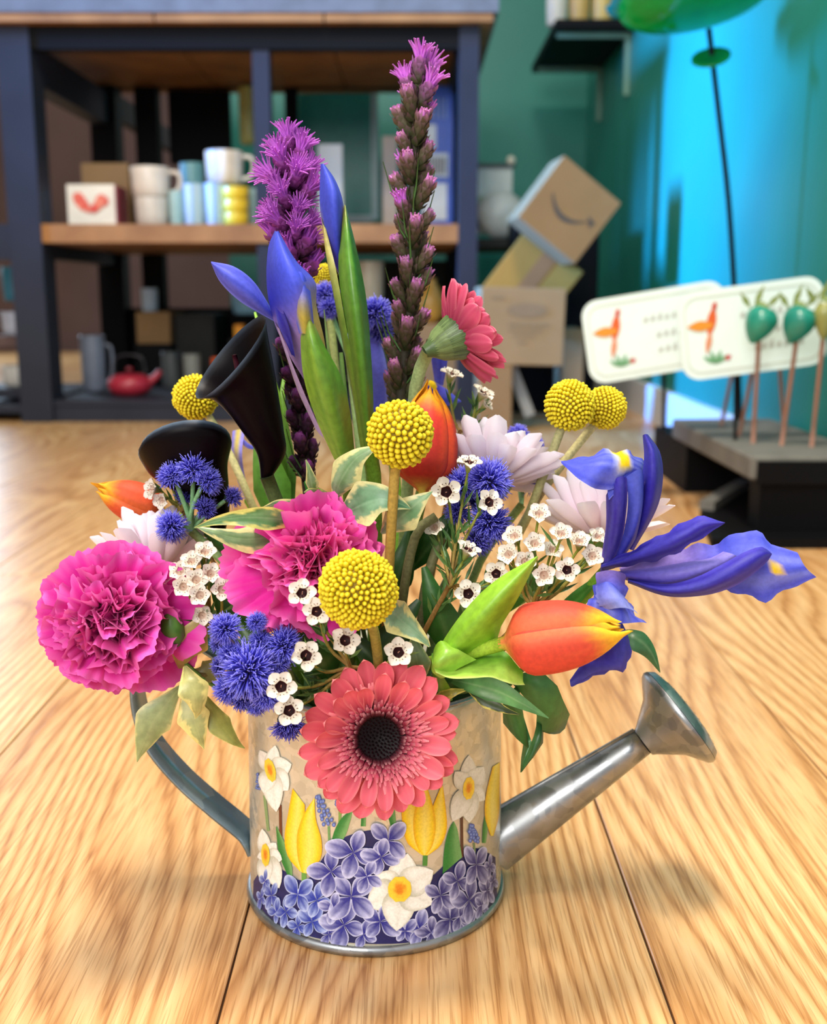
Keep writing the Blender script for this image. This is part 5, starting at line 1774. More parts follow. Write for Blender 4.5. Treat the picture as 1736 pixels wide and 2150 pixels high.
def calla_col(u, v):
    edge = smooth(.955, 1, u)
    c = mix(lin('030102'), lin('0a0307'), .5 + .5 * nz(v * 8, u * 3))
    return mix(c, lin('66788c'), edge * .7 * (.35 + .65 * smooth(-.2, .9, math.sin(2 * PI * v))))  # bluish sky highlight painted along the rim, strongest on the near side


cl = thing('calla_lily', 'near-black calla lily with open throat, upper one at the left', 'flower', P(575, 942, .50), 'dark calla lilies')
mb = MB()
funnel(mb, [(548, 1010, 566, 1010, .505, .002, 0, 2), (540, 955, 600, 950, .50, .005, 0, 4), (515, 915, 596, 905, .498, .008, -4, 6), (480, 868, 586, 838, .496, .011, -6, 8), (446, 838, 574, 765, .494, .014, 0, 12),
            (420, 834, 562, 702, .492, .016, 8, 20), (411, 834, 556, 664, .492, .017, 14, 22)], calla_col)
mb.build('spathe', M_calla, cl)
mb = MB().tube([P(535, 890, .498), P(505, 800, .495), P(492, 745, .494)], lambda u: .0022 * (1 - .5 * u), lin('3a1420'), 10, 12)
mb.build('spadix', M_calla, cl)
stem(cl, P(560, 1000, .503), (-.02, .0), .0034, '4a5a30', None, c2='5a7a38')
cl = thing('calla_lily', 'near-black calla lily turned away, lower one at the left', 'flower', P(455, 1085, .52), 'dark calla lilies')
mb = MB()
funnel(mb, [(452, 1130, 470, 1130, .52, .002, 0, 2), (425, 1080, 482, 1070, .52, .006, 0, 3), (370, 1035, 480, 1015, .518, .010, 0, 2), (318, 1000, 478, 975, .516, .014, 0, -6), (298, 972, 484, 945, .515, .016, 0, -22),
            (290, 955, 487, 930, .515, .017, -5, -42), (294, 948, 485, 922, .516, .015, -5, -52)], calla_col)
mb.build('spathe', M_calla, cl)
stem(cl, P(461, 1122, .52), (-.03, .005), .0034, '4a5a30')

# ---- irises
BL, BD, BV, BP = lin('4c55d2'), lin('2a1f96'), lin('3a2cae'), lin('8f78cc')
BW, YE, YG, GR, GD = lin('9fa8f0'), lin('f5cf12'), lin('c8b860'), lin('6f9f2c'), lin('356f22')


def iris_col(c1, c2, edge=None, vein=.25, st=40, e_amt=.4):
    def f(u, v):
        c = mix(c1, c2, u)
        c = mix(c, BW, .10 * (.5 + .5 * math.sin(v * st * 2.3 + 4 * u)) + .12 * max(0.0, nz(u * 7, v * 9, st)))
        c = mix(c, tuple(x * .6 for x in c), 1.5 * vein * (.5 + .5 * math.sin(v * st + 3 * nz(u * 3, v * 5))))
        if edge:
            c = mix(c, edge, smooth(.75, 1, abs(2 * v - 1)) * e_amt)
        return c
    return f


def petal(t, curves, colfn, nu=18, nv=15, bulge=.1, ruf=0.0, rf=5, name='petal', m=None):
    return sheet(MB(), curves, colfn, nu, nv, bulge, ruf, rf, R.uniform(0, 6)).build(name, m or M_petal, t)


# right, fully open
ir = thing('iris', 'open violet blue iris with yellow throat spreading to the right', 'flower', P(1275, 1200, .475), 'blue irises in the bouquet')
# left fall with yellow signal: curves run from the left tip to the standard
fallcol = lambda u, v: mix(mix(mix(BL, BW, .5 * (.5 + .5 * math.sin(v * 46)) * smooth(.1, .6, u)), lin('dfe2fa'), smooth(.14, .05, abs(u - .52 - .10 * v)) * smooth(.85, .6, v)), YE, smooth(.085, .06, abs(u - .53 - .10 * v)) * smooth(.72, .62, v))
petal(ir, [[(1178, 968, .462), (1215, 962, .462), (1262, 948, .465), (1305, 946, .47), (1345, 962, .478), (1358, 985, .482)],
           [(1178, 969, .460), (1220, 985, .452), (1268, 975, .450), (1305, 978, .455), (1335, 990, .465), (1352, 1002, .475)],
           [(1178, 972, .460), (1212, 1003, .450), (1240, 1022, .448), (1270, 1030, .452), (1300, 1012, .458), (1345, 1008, .472)]], fallcol, 22, 13, .03, .0015, 4)
petal(ir, [[(1352, 1000, .470), (1325, 985, .462), (1298, 1000, .456), (1275, 1030, .455)], [(1352, 1012, .468), (1325, 1010, .460), (1298, 1030, .454), (1278, 1050, .454)]], iris_col(BL, BL, BW), 12, 7, .1, .001)
petal(ir, [[(1272, 1040, .462), (1272, 1100, .464), (1264, 1160, .468), (1260, 1200, .472)],
           [(1300, 1000, .452), (1298, 1060, .452), (1288, 1130, .460), (1270, 1198, .470)],
           [(1318, 1005, .456), (1316, 1060, .460), (1306, 1130, .465), (1280, 1196, .472)]], iris_col(BV, lin('4a3a98'), BP, .4, 30), 18, 9, .05)
petal(ir, [[(1315, 1000, .455), (1318, 1060, .460), (1306, 1130, .465), (1280, 1196, .472)], [(1340, 985, .455), (1340, 1060, .455), (1326, 1120, .460), (1290, 1192, .470)],
           [(1352, 1000, .462), (1350, 1060, .468), (1335, 1130, .470), (1300, 1180, .473)]], iris_col(lin('5060d8'), BD, None, .35, 24), 18, 9, .05)
petal(ir, [[(1349, 914, .476), (1352, 960, .470), (1346, 1010, .468), (1336, 1080, .470), (1320, 1152, .474)],
           [(1354, 912, .474), (1368, 950, .462), (1370, 1010, .458), (1356, 1080, .464), (1324, 1154, .474)],
           [(1360, 912, .476), (1385, 948, .474), (1392, 1000, .474), (1380, 1065, .474), (1330, 1156, .476)]], iris_col(BD, BV, lin('5a50c8'), .3, 26), 20, 9, .05)
petal(ir, [[(1262, 1182, .470), (1320, 1158, .464), (1390, 1122, .456), (1440, 1094, .450), (1468, 1083, .448), (1522, 1097, .444)],
           [(1262, 1190, .466), (1325, 1172, .455), (1395, 1146, .446), (1442, 1122, .443), (1480, 1100, .443), (1522, 1097, .443)],
           [(1264, 1198, .470), (1330, 1186, .464), (1400, 1170, .456), (1446, 1146, .451), (1492, 1118, .447), (1522, 1098, .444)]], iris_col(BD, BV, lin('4f45c8'), .25, 34), 22, 9, .04, .0008, 5)
# right fall and style arm
petal(ir, [[(1300, 1192, .474), (1400, 1158, .468), (1470, 1143, .464), (1510, 1138, .462), (1548, 1118, .460), (1590, 1116, .458), (1622, 1142, .456), (1674, 1160, .452)],
           [(1305, 1205, .470), (1400, 1190, .462), (1480, 1180, .458), (1540, 1178, .455), (1580, 1170, .452), (1610, 1185, .450), (1640, 1195, .449), (1690, 1190, .449)],
           [(1310, 1214, .474), (1400, 1236, .468), (1480, 1240, .464), (1530, 1238, .461), (1580, 1256, .456), (1606, 1263, .455), (1642, 1243, .453), (1714, 1212, .450)]],
      lambda u, v: mix(mix(mix(BP, BL, smooth(.3, .6, u)), BW, .4 * (.5 + .5 * math.sin(v * 60)) * smooth(.5, .8, u)), YE, smooth(.80, .83, u) * smooth(.9, .85, u) * smooth(.16, .08, abs(v - .52))), 30, 13, .02, .0018, 6)
petal(ir, [[(1292, 1200, .470), (1380, 1190, .455), (1440, 1180, .450), (1490, 1172, .449), (1518, 1158, .450)],
           [(1300, 1208, .464), (1390, 1210, .447), (1450, 1200, .443), (1500, 1186, .443), (1540, 1165, .446)],
           [(1306, 1216, .470), (1400, 1238, .455), (1460, 1226, .449), (1505, 1205, .448), (1560, 1172, .448)]], iris_col(lin('4436a8'), lin('8f80d8'), BP, .4, 20), 18, 9, .04)
petal(ir, [[(1318, 1214, .466), (1400, 1226, .448), (1460, 1212, .442), (1515, 1185, .440), (1565, 1158, .441), (1600, 1148, .443), (1620, 1162, .445)],
           [(1318, 1218, .462), (1400, 1240, .442), (1470, 1232, .436), (1525, 1208, .434), (1575, 1180, .436), (1605, 1162, .440), (1620, 1163, .444)],
           [(1318, 1224, .466), (1400, 1252, .450), (1480, 1250, .445), (1540, 1232, .442), (1582, 1205, .442), (1610, 1180, .443), (1620, 1165, .445)]], iris_col(BD, BV, lin('5a4fd0'), .25, 30), 24, 9, .05)
# lower fall
petal(ir, [[(1252, 1202, .462), (1246, 1240, .452), (1232, 1270, .446), (1212, 1278, .446)], [(1285, 1200, .456), (1284, 1245, .444), (1286, 1280, .438), (1290, 1305, .438)],
           [(1314, 1206, .462), (1316, 1250, .452), (1330, 1285, .447), (1358, 1308, .446)]], lambda u, v: mix(mix(BP, BL, smooth(0, .5, u)), BW, .4 * (.5 + .5 * math.sin(v * 50)) * smooth(.2, .7, u)), 16, 13, .06, .0015, 3)
petal(ir, [[(1250, 1230, .446), (1255, 1268, .440), (1275, 1280, .438)], [(1275, 1225, .442), (1290, 1255, .435), (1300, 1275, .434)], [(1300, 1245, .446), (1320, 1268, .440), (1340, 1290, .438)]], iris_col(BL, BW, BW, .3, 24), 12, 9, .1, .001)
petal(ir, [[(1268, 1280, .445), (1262, 1330, .442), (1258, 1370, .441), (1225, 1390, .442), (1196, 1428, .443)], [(1295, 1300, .446), (1300, 1350, .440), (1290, 1395, .438), (1245, 1405, .440), (1198, 1440, .443)],
           [(1312, 1320, .448), (1325, 1360, .444), (1312, 1405, .442), (1270, 1412, .442), (1202, 1442, .444)]], iris_col(BV, lin('3438ae'), lin('5f68dc'), .3, 26), 18, 9, .06, .001)
sheet(MB(), [[(1266, 1262, .441), (1266, 1285, .440), (1270, 1310, .441)], [(1282, 1260, .438), (1284, 1285, .437), (1286, 1310, .439)]], YE, 8, 5, .1).build('yellow_signal', M_petal, ir)
MB().tube([P(1272, 1200, .474), P(1235, 1240, .478), P(1180, 1300, .482), Vector((AXX + .035, AXY - .01, HC)), can_point(.03, 0)], .003, GR, 8, 16).build('stem', M_stem, ir)
petal(ir, [[(1258, 1205, .476), (1200, 1245, .478), (1155, 1290, .48), (1120, 1330, .482)], [(1262, 1215, .470), (1225, 1258, .470), (1185, 1300, .472), (1140, 1345, .476)]], plain('3f7a2a', '2f6a26', '6f9a4a', .3), 12, 7, -.15, name='leaf', m=M_leaf)

# left iris, half open bud
ib = thing('iris', 'half open blue iris bud with one petal reaching left', 'flower', P(700, 960, .487), 'blue irises in the bouquet')
petal(ib, [[(443, 549, .470), (490, 559, .470), (530, 588, .473), (562, 635, .478), (580, 668, .482)], [(443, 551, .468), (486, 585, .463), (525, 618, .465), (556, 652, .472), (580, 672, .481)],
           [(443, 553, .470), (462, 592, .470), (500, 630, .472), (540, 655, .478), (578, 676, .483)]], iris_col(lin('4a50cc'), lin('5d68e6'), lin('7f88ee'), .2, 30), 18, 9, .05)
petal(ib, [[(577, 484, .482), (563, 520, .478), (560, 600, .476), (574, 672, .478), (604, 740, .482), (640, 800, .485)],
           [(581, 486, .476), (600, 545, .460), (622, 600, .455), (636, 660, .460), (655, 730, .470), (670, 800, .480)],
           [(584, 484, .482), (622, 548, .476), (662, 592, .474), (664, 640, .476), (682, 720, .481), (690, 800, .486)]],
      lambda u, v: mix(mix(mix(lin('4a58dc'), BD, smooth(.3, .05, abs(v - .08)) * .7), tuple(x * .75 for x in BL), .3 * (.5 + .5 * math.sin(v * 44))), mix(lin('9a80b8'), lin('bfa860'), smooth(.4, .8, v)), smooth(.45, .72, u + .12 * smooth(.3, .8, v))), 26, 13, .02)
petal(ib, [[(575, 630, .474), (584, 680, .470), (612, 745, .476)], [(590, 640, .468), (608, 690, .466), (620, 752, .474)]], iris_col(BD, BD, None, .3), 10, 5, -.1)
petal(ib, [[(578, 672, .478), (600, 740, .478), (622, 810, .482), (655, 880, .486)], [(586, 690, .474), (612, 760, .472), (645, 840, .476), (680, 920, .484)]], lambda u, v: mix(lin('9f86c0'), lin('c9b878'), smooth(.5, .0, v) + .2), 12, 5, .1)
petal(ib, [[(638, 634, .470), (631, 700, .468), (637, 790, .470), (662, 875, .477), (702, 965, .487)], [(640, 630, .466), (655, 710, .455), (680, 800, .457), (700, 880, .466), (722, 965, .482)],
           [(642, 634, .470), (674, 712, .468), (716, 790, .470), (735, 865, .477), (746, 965, .488)]],
      lambda u, v: mix(mix(lin('b9a84e'), mix(lin('8fb53a'), lin('4f8a28'), v), smooth(.02, .25, u)), lin('3f7a22'), .3 * (.5 + .5 * math.sin(v * 26))), 24, 11, .04, name='spathe_leaf', m=M_leaf)
petal(ib, [[(610, 590, .470), (614, 640, .464), (628, 700, .464)], [(628, 570, .460), (636, 640, .455), (642, 700, .460)], [(650, 600, .466), (656, 650, .462), (660, 700, .468)]],
      lambda u, v: mix(lin('4a58dc'), lin('bfae4c'), smooth(.15, .75, u) * smooth(.52, .2, abs(v - .5))), 12, 9, .05)
MB().tube([P(715, 940, .487), P(735, 1010, .49), Vector((AXX - .01, AXY - .01, HC)), can_point(-.01, -.01)], .0036, GR, 8, 12).build('stem', M_stem, ib)

# centre iris, closed bud in its green sheath
ic = thing('iris', 'closed blue iris bud in a long green sheath at the centre', 'flower', P(770, 960, .50), 'blue irises in the bouquet')
petal(ic, [[(673, 344, .510), (671, 420, .506), (676, 470, .506), (692, 530, .506), (716, 590, .507)], [(678, 344, .506), (698, 400, .493), (704, 460, .492), (710, 530, .497), (720, 592, .505)],
           [(682, 346, .510), (705, 380, .506), (720, 425, .504), (722, 490, .505), (726, 592, .508)]], lambda u, v: mix(mix(lin('4a58d0'), BD, smooth(.45, .9, u) * .8), lin('b8a86a'), smooth(.86, 1, abs(2 * v - 1)) * smooth(.3, .6, u)), 22, 9, .03)
petal(ic, [[(676, 445, .507), (682, 520, .500), (700, 620, .497), (722, 740, .497), (742, 850, .5), (760, 960, .503)], [(684, 480, .502), (704, 560, .494), (722, 660, .490), (742, 770, .491), (756, 870, .496), (772, 960, .502)]],
      lambda u, v: mix(lin('c9bd6a'), lin('7fa83a'), smooth(.05, .5, u)), 22, 5, .1, name='sheath', m=M_leaf)
petal(ic, [[(722, 432, .506), (712, 500, .500), (712, 590, .494), (730, 700, .490), (748, 830, .494), (768, 960, .502)], [(724, 430, .502), (730, 500, .490), (742, 600, .482), (756, 720, .482), (766, 840, .490), (776, 960, .501)],
           [(726, 432, .506), (748, 520, .500), (768, 620, .496), (778, 730, .495), (784, 850, .498), (782, 960, .503)]],
      lambda u, v: mix(mix(lin('b9b04e'), mix(lin('6f9f30'), lin('2f7424'), smooth(.2, .8, v)), smooth(.0, .22, u + .15 * v)), lin('2a6a22'), .25 * (.5 + .5 * math.sin(v * 22))), 26, 11, .05, name='sheath', m=M_leaf)
MB().tube([P(775, 940, .503), P(785, 1010, .505), Vector((AXX, AXY, HC)), can_point(0, 0)], .0036, GR, 8, 12).build('stem', M_stem, ic)

# irises glimpsed at the back
ix = thing('iris', 'blue iris half hidden behind the tall brown bud spike', 'flower', P(850, 1000, .60), 'blue irises in the bouquet')
petal(ix, [[(728, 700, .60), (738, 760, .595), (760, 830, .60), (775, 880, .60)], [(800, 720, .60), (812, 770, .59), (815, 830, .595), (800, 890, .60)]], iris_col(lin('6f6ce0'), BL, BW, .3, 22), 14, 9, .15)
petal(ix, [[(915, 690, .60), (905, 740, .595), (912, 800, .60)], [(935, 690, .60), (940, 750, .59), (930, 810, .60)]], iris_col(BV, BL, None, .3, 22), 12, 7, .15)
petal(ix, [[(895, 800, .595), (930, 812, .59), (968, 842, .59)], [(905, 835, .595), (935, 852, .588), (968, 844, .59)]], iris_col(BV, BL, None, .3, 22), 12, 7, .15)
petal(ix, [[(902, 798, .592), (912, 802, .588), (918, 812, .588)], [(898, 808, .592), (906, 814, .588), (912, 822, .588)]], YE, 6, 5, .1)
MB().tube([P(800, 880, .60), P(830, 1000, .585), can_point(.01, .03)], .003, GR, 8, 12).build('stem', M_stem, ix)
iy = thing('iris', 'pale blue iris petals peeking out beside the upper dark calla', 'flower', P(520, 1040, .585), 'blue irises in the bouquet')
petal(iy, [[(488, 905, .585), (486, 950, .58), (495, 1000, .58), (515, 1050, .585)], [(515, 900, .585), (508, 950, .578), (514, 1000, .58), (528, 1050, .585)]], lambda u, v: mix(lin('8f88e0'), lin('c9b84e'), smooth(.3, .1, abs(v - .5)) * smooth(.7, .2, u)), 12, 7, .1)
petal(iy, [[(500, 905, .585), (520, 930, .58), (545, 942, .58)], [(506, 930, .585), (522, 942, .58), (545, 944, .58)]], iris_col(lin('7f7ce0'), BL), 8, 5, .1)
MB().tube([P(521, 1050, .585), P(560, 1120, .57), can_point(-.02, .02)], .0025, GR, 8, 12).build('stem', M_stem, iy)
# ------------------------------------------------------------------ foliage
def sprig(name, label, leaves, hub, into, stemc='7f8a48', group=None):
    """leaves: (spine list (px,py,Y,hw), colour function, cup, roll)"""
    H0 = P(*hub)
    t = thing(name, label, 'foliage', H0, group)
    MB().tube([H0, (H0 + can_point(into[0], into[1], HC)) / 2, can_point(into[0], into[1])], .0015, lin(stemc), 6, 10).build('stem', M_stem, t)
    for sp_, cf, cup, roll in leaves:
        strip(MB(), sp_, cf, 34, 21, cup, roll).build('leaf', M_leaf, t)
    return t


V = varieg
sprig('variegated_sprig', 'drooping olive variegated leaves below the left carnation',
      [([(384, 1436, .468, 2), (356, 1470, .462, 22), (322, 1515, .458, 40), (302, 1560, .457, 33), (291, 1588, .458, 14), (288, 1600, .458, 1)], V(1, '8a9a62', 'd3cc86', .84, .22, 'a3aa74'), .2, .1),
       ([(388, 1398, .46, 4), (400, 1430, .452, 26), (412, 1465, .45, 34), (414, 1492, .451, 28), (411, 1506, .453, 12), (410, 1510, .453, 1)], V(2, 'a9ab66', 'e6dc8a', .62, .35, 'bdbc78'), .25, .1),
       ([(392, 1440, .468, 4), (396, 1475, .465, 26), (408, 1515, .462, 36), (420, 1550, .461, 30), (426, 1566, .462, 14), (428, 1573, .462, 1)], V(3, 'a0a564', 'e8d884', .60, .35, 'b5b672'), .2, -.1),
       ([(432, 1462, .47, 4), (446, 1490, .468, 20), (466, 1525, .466, 27), (490, 1552, .465, 22), (506, 1566, .466, 11), (514, 1571, .466, 1)], V(4, '8f9448', 'd3c870', .92, .2, 'a09e50'), .25, .3),
       ([(378, 1404, .474, 4), (388, 1370, .468, 34), (408, 1335, .466, 42), (428, 1305, .468, 28), (446, 1290, .472, 2)], V(5, 'a08c50', 'c9b264', .86, .2, 'b09a58'), .2, -.2),
       ([(380, 1412, .476, 4), (360, 1400, .478, 12), (345, 1385, .48, 12), (330, 1372, .482, 1)], V(6, '8a9440', 'c9c06a', .7, .3), .2, 0),
       ([(395, 1410, .48, 4), (425, 1415, .48, 26), (450, 1400, .482, 24), (470, 1370, .484, 2)], V(7, '6f6a34', '8a8440', .9, .2, '7a7438'), .2, 0)], (381, 1420, .474), (-.05, -.02), '6a5a34')
sprig('variegated_sprig', 'pair of cream edged leaves left of the middle carnation',
      [([(640, 1098, .470, 3), (585, 1090, .450, 20), (520, 1086, .444, 25), (460, 1092, .444, 19), (408, 1108, .447, 1)], V(11, '3f7a38', 'e4de7a', .62, .42, '8aac78'), -.2, .2),
       ([(610, 1118, .475, 3), (560, 1128, .460, 22), (510, 1132, .455, 30), (455, 1120, .453, 22), (412, 1106, .454, 1)], V(12, '5a7a48', 'e0d892', .60, .42, '86a070'), .3, -.2),
       ([(660, 1080, .485, 3), (622, 1066, .470, 20), (585, 1058, .468, 20), (550, 1066, .468, 1)], V(13, '5f8a58', 'd8d88a', .7, .4), .2, .4)], (645, 1110, .485), (-.025, -.015))
sprig('variegated_sprig', 'cream edged leaves under the middle yellow ball',
      [([(700, 1052, .485, 3), (715, 1010, .475, 28), (745, 965, .47, 36), (775, 945, .468, 22), (798, 938, .468, 1)], V(21, '6f9a5f', 'e8e49a', .60, .42, '9ab888'), .25, .3),
       ([(712, 1085, .475, 3), (760, 1060, .462, 40), (800, 1048, .458, 48), (840, 1058, .458, 34), (862, 1068, .46, 1)], V(22, '4f8458', 'e2e09c', .66, .40, '8ab48a'), -.15, .2),
       ([(800, 1120, .475, 3), (830, 1095, .466, 32), (862, 1068, .463, 40), (890, 1045, .463, 28), (908, 1032, .465, 1)], V(23, '6fa070', 'e6e0a0', .56, .5, 'a3c296'), .2, -.1),
       ([(660, 1050, .49, 3), (655, 1020, .485, 14), (648, 985, .482, 14), (642, 965, .482, 1)], V(24, '6f8f4e', 'd3cf86', .7, .3), .3, .3),
       ([(690, 1040, .49, 3), (665, 1036, .485, 12), (650, 1030, .482, 10), (638, 1034, .482, 1)], V(25, '8aa85a', 'c3c86a', .7, .3), .3, .3)], (720, 1100, .485), (-.01, -.01))
sprig('variegated_sprig', 'single cream tipped leaf right of the largest yellow ball',
      [([(800, 1262, .455, 10), (840, 1300, .442, 34), (870, 1325, .438, 38), (892, 1345, .437, 26), (902, 1358, .438, 2)], V(31, '7fae86', 'e6e49a', .66, .5, '9cc09a'), -.2, -.3),
       ([(880, 1440, .455, 4), (878, 1400, .45, 26), (870, 1360, .452, 28), (868, 1330, .455, 4)], V(32, '5f7a48', 'a8b070', .82, .3, '7a905c'), .2, .2)], (830, 1300, .46), (.0, -.03))
sprig('variegated_sprig', 'yellow edged leaves on the right rim of the can',
      [([(905, 1470, .46, 3), (930, 1460, .452, 17), (955, 1452, .45, 17), (982, 1448, .451, 1)], V(41, '9a9440', 'd8c660', .5, .5, 'b0a84c'), .3, .4),
       ([(975, 1440, .462, 3), (1020, 1470, .455, 16), (1060, 1490, .452, 15), (1090, 1500, .452, 1)], V(42, '2c3a20', 'c9bd58', .82, .3, '3a4a28'), .3, .3)], (920, 1445, .468), (.02, -.04))
P1 = plain
sprig('broad_leaf', 'long grey green pointed leaf under the large tulip',
      [([(950, 1428, .46, 8), (1000, 1440, .45, 26), (1050, 1455, .446, 28), (1100, 1480, .444, 16), (1152, 1508, .444, 1)], P1('4f7f4a', '5f8f52', '8fa87a', .3), -.25, .35)], (945, 1425, .47), (.02, -.03))


# lobed chrysanthemum leaf hanging at the right rim
def lobed(t, outline, mid, cf, Y):
    """fan mesh from a midrib to a traced outline"""
    mb = MB()
    ml = spl([P(*m) for m in mid], 14)
    n = len(outline)
    vs, fs, cs = [], [], []
    ol = [P(x, y, Y_) for x, y, Y_ in outline]
    for i, p in enumerate(ol):
        k = min(range(14), key=lambda q: (ml[q] - p).length + abs(q / 13 - i / (n - 1)) * .01)
        a = ml[k]
        for j in range(5):
            f = j / 4
            q = a.lerp(p, f) + Vector((0, -.0035 * math.sin(PI * f), 0))
            vs.append(q); cs.append(cf(i / (n - 1), f))
    for i in range(n - 1):
        for j in range(4):
            fs.append((i * 5 + j, i * 5 + j + 1, i * 5 + 6 + j, i * 5 + 5 + j))
    mb.add(vs, fs, cs)
    return mb.build('leaf', M_leaf, t)


t = thing('lobed_leaf', 'dark green lobed leaf hanging down right of the can', 'foliage', P(1070, 1430, .475))
lob = [(1062, 1435), (1100, 1412), (1140, 1412), (1170, 1440), (1182, 1470), (1196, 1500), (1186, 1530), (1175, 1540), (1155, 1525), (1142, 1515), (1140, 1560), (1120, 1590), (1092, 1622), (1094, 1590), (1102, 1540), (1098, 1500), (1075, 1512), (1056, 1518), (1055, 1480), (1060, 1440)]
lobed(t, [(x, y, .470 - .010 * math.sin(i * .7)) for i, (x, y) in enumerate([tuple(p) for p in lob])], [(1072, 1432, .47), (1105, 1470, .462), (1128, 1510, .462), (1100, 1600, .462)],
      lambda u, f: mix(mix(lin('2f5a2a'), lin('3f7a3a'), smooth(.2, .7, abs(u - .5) * 2)), lin('6f9a5a'), .25 * smooth(.25, 0, f)), .47)
MB().tube([P(1072, 1434, .47), P(1040, 1432, .475), can_point(.04, -.01)], .0016, lin('5f8a42'), 6, 8).build('stem', M_stem, t)
t = thing('lobed_leaf', 'dark green pointed leaf hanging under the open iris', 'foliage', P(1300, 1325, .50))
strip(MB(), [(1290, 1330, .495, 8), (1325, 1335, .488, 24), (1350, 1350, .486, 26), (1368, 1372, .486, 12), (1386, 1412, .487, 1)], P1('3f7048', '3a6a38', '7f9f70', .4), 24, 9, .3, .5).build('leaf', M_leaf, t)
MB().tube([P(1292, 1330, .495), P(1200, 1330, .50), can_point(.045, 0)], .0014, lin('5f8a42'), 6, 8).build('stem', M_stem, t)

# bright tulip leaf that wraps the lying tulip: blade to the upper right and curled lower half
t = thing('tulip_leaf', 'bright green curled leaf folded round the lying tulip stem', 'foliage', P(920, 1430, .46))
petal(t, [[(905, 1400, .448), (930, 1345, .444), (985, 1270, .440), (1045, 1215, .436), (1128, 1167, .434)],
          [(915, 1410, .440), (965, 1345, .434), (1010, 1295, .430), (1060, 1240, .430), (1128, 1168, .433)],
          [(935, 1395, .446), (1040, 1345, .442), (1052, 1315, .440), (1088, 1255, .437), (1130, 1170, .434)]],
      lambda u, v: mix(mix(lin('7fb52a'), lin('9fd03c'), u), lin('5f9a22'), .22 * (.5 + .5 * math.sin(v * 40)) + .3 * smooth(.2, .7, nz(u * 5, v * 4, 2))), 24, 11, .02, name='blade', m=M_leaf)
petal(t, [[(905, 1400, .446), (912, 1360, .440), (925, 1345, .438), (945, 1352, .440)], [(908, 1412, .436), (915, 1395, .430), (935, 1378, .430), (965, 1365, .434)], [(925, 1425, .440), (940, 1420, .436), (960, 1405, .436), (1000, 1385, .438)]],
      lambda u, v: mix(lin('7fb02c'), lin('a3cf4e'), v), 14, 9, 0, name='blade', m=M_leaf)
petal(t, [[(906, 1372, .446), (935, 1366, .452), (985, 1366, .450), (1035, 1365, .446), (1060, 1368, .442), (1082, 1392, .438), (1098, 1412, .436)],
          [(908, 1395, .434), (945, 1400, .440), (990, 1395, .440), (1030, 1392, .438), (1058, 1398, .434), (1080, 1418, .433), (1098, 1430, .434)],
          [(915, 1412, .430), (945, 1424, .428), (990, 1424, .427), (1030, 1422, .427), (1060, 1432, .428), (1082, 1438, .430), (1102, 1438, .432)]],
      lambda u, v: mix(mix(lin('5f9a24'), lin('b3e05c'), smooth(.2, .8, v)), lin('d8f08a'), smooth(.9, 1, v)), 26, 11, .0, name='blade', m=M_leaf)
petal(t, [[(903, 1398, .446), (915, 1440, .455), (925, 1470, .465)], [(930, 1420, .440), (945, 1445, .452), (950, 1470, .465)]], plain('6fa52a', '4f8a24'), 10, 5, .15, name='blade', m=M_leaf)

# upright tulip leaves at the back left
t = thing('tulip_leaf', 'upright light green leaf behind the upper dark calla', 'foliage', P(590, 1050, .55))
strip(MB(), [(535, 655, .565, 2), (548, 700, .56, 14), (560, 770, .556, 20), (578, 850, .553, 24), (590, 920, .552, 22), (600, 1060, .55, 16)], P1('9fd04a', '5f9a34', '8fc04e', .3, 30), 24, 9, .3, .2).build('leaf', M_leaf, t)
strip(MB(), [(600, 770, .56, 2), (592, 830, .556, 12), (596, 900, .553, 16), (604, 960, .552, 16), (606, 1060, .55, 12)], P1('8fc046', '4f8a30', '8fc04e', .3, 30), 20, 9, .3, -.2).build('leaf', M_leaf, t)
t = thing('tulip_leaf', 'broad green leaf below the upper dark calla', 'foliage', P(575, 1080, .54))
strip(MB(), [(552, 935, .545, 22), (560, 985, .542, 38), (570, 1030, .54, 40), (585, 1090, .54, 30), (600, 1140, .54, 16)], P1('6fa83c', '5f9f38', '8fc05a', .25, 34), 20, 11, .35, -.2).build('leaf', M_leaf, t)
t = thing('grass_blades', 'thin green blades between the two iris buds', 'foliage', P(730, 960, .535))
strip(MB(), [(680, 650, .54, 1), (688, 720, .538, 6), (698, 800, .537, 8), (712, 960, .536, 7)], P1('8aa85a', '4f8a30', '9fc06a', .3), 16, 5, .3, .2).build('leaf', M_leaf, t)
strip(MB(), [(716, 740, .545, 4), (724, 830, .543, 8), (736, 960, .54, 8)], P1('6f9a4a', '3f7a2c', '9fc06a', .3), 16, 5, .3, .2).build('leaf', M_leaf, t)

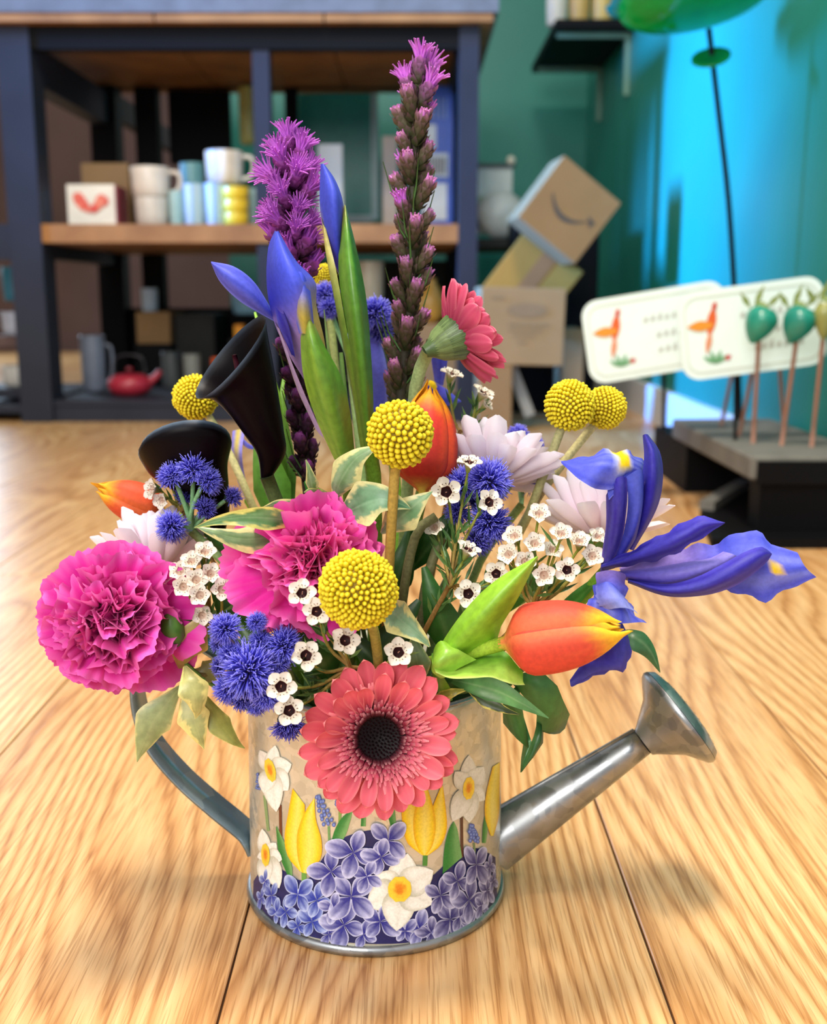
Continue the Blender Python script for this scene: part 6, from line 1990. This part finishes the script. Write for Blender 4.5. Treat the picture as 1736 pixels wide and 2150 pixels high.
# dark filler leaves deep inside
fill = [('left of the middle stems', [(800, 1300, .50, 4), (830, 1230, .49, 30), (850, 1170, .49, 34), (862, 1100, .495, 4)], '24501a'),
        ('behind the right wax flowers', [(960, 1420, .49, 4), (940, 1340, .482, 36), (915, 1270, .48, 40), (890, 1190, .485, 6)], '2a5a20'),
        ('below the pink carnation', [(700, 1440, .48, 6), (680, 1400, .468, 40), (650, 1350, .465, 44), (615, 1300, .468, 8)], '26521c'),
        ('behind the blue front cluster', [(620, 1460, .475, 6), (580, 1420, .47, 36), (540, 1370, .47, 38), (500, 1310, .475, 6)], '33581f'),
        ('between carnation and wax cluster', [(560, 1330, .49, 4), (520, 1300, .482, 34), (480, 1260, .48, 40), (440, 1200, .483, 6)], '336022'),
        ('at the right over the rim', [(900, 1450, .475, 6), (960, 1430, .465, 36), (1010, 1400, .462, 34), (1060, 1360, .465, 4)], '265a1e'),
        ('behind the tulip at centre', [(860, 1200, .51, 4), (900, 1150, .505, 34), (930, 1110, .505, 34), (960, 1060, .51, 4)], '22521e'),
        ('below the callas at the left', [(560, 1200, .52, 6), (510, 1170, .515, 40), (470, 1140, .513, 40), (430, 1120, .515, 4)], '285620'),
        ('above the pink carnation', [(720, 1120, .505, 6), (690, 1080, .50, 34), (660, 1040, .50, 30), (640, 1010, .505, 4)], '2c6220'),
        ('behind the large yellow ball', [(760, 1440, .465, 6), (800, 1380, .458, 42), (840, 1320, .456, 42), (880, 1260, .46, 6)], '1f4816'),
        ('low behind the coral gerbera', [(860, 1490, .47, 8), (830, 1430, .462, 44), (780, 1380, .46, 44), (730, 1330, .465, 6)], '224c18'),
        ('beside the right wax cluster', [(1000, 1330, .50, 4), (1060, 1270, .495, 24), (1120, 1220, .492, 22), (1180, 1180, .495, 3)], '387024')]
for i, (wh, sp_, c) in enumerate(fill):
    t = thing('filler_leaf', 'dark green filler leaf ' + wh, 'foliage', P(*sp_[0][:3]), 'dark filler leaves in the can')
    strip(MB(), sp_, P1(c, c, '6f8f58', .25), 16, 9, .3, R.uniform(-.3, .3)).build('leaf', M_leaf, t)
    MB().tube([P(*sp_[0][:3]), can_point(R.uniform(-.03, .03), R.uniform(-.03, .0))], .0012, lin('4f6a34'), 6, 4).build('stem', M_stem, t)
# bent brown-green stems seen through the gap right of the middle
for i, pts in enumerate(([(915, 1085, .49), (880, 1110, .488), (858, 1180, .488), (840, 1290, .49)], [(928, 1130, .495), (910, 1170, .492), (890, 1250, .49), (880, 1350, .49)])):
    t = thing('bare_stem', ['arched brown green stem in the gap beside the centre stem', 'second arched stem nearer the wax flower sprig'][i], 'stem', P(*pts[0]))
    MB().tube([P(*p) for p in pts] + [can_point(.0 + .01 * i, -.02)], .0023, lambda u, v: mix(lin('7a7a52'), lin('3f4a2a'), u), 8, 18).build('stalk', M_stem, t)
# green carnation bud
t = thing('flower_bud', 'small green bud at the right of the left carnation', 'flower bud', P(365, 1335, .47))
MB().lathe([(.001, -.008), (.0045, -.004), (.0052, .001), (.004, .006), (0, .0085)], lambda u, v: mix(lin('3f6a2c'), lin('5f8f3a'), u), 14, frame(P(363, 1322, .465), face(P(363, 1322, .465), -.2, .8, .3))).build('bud', M_leaf, t)
MB().tube([P(368, 1352, .468), P(395, 1400, .475), can_point(-.045, -.015)], .001, lin('5f8a42'), 6, 8).build('stem', M_stem, t)
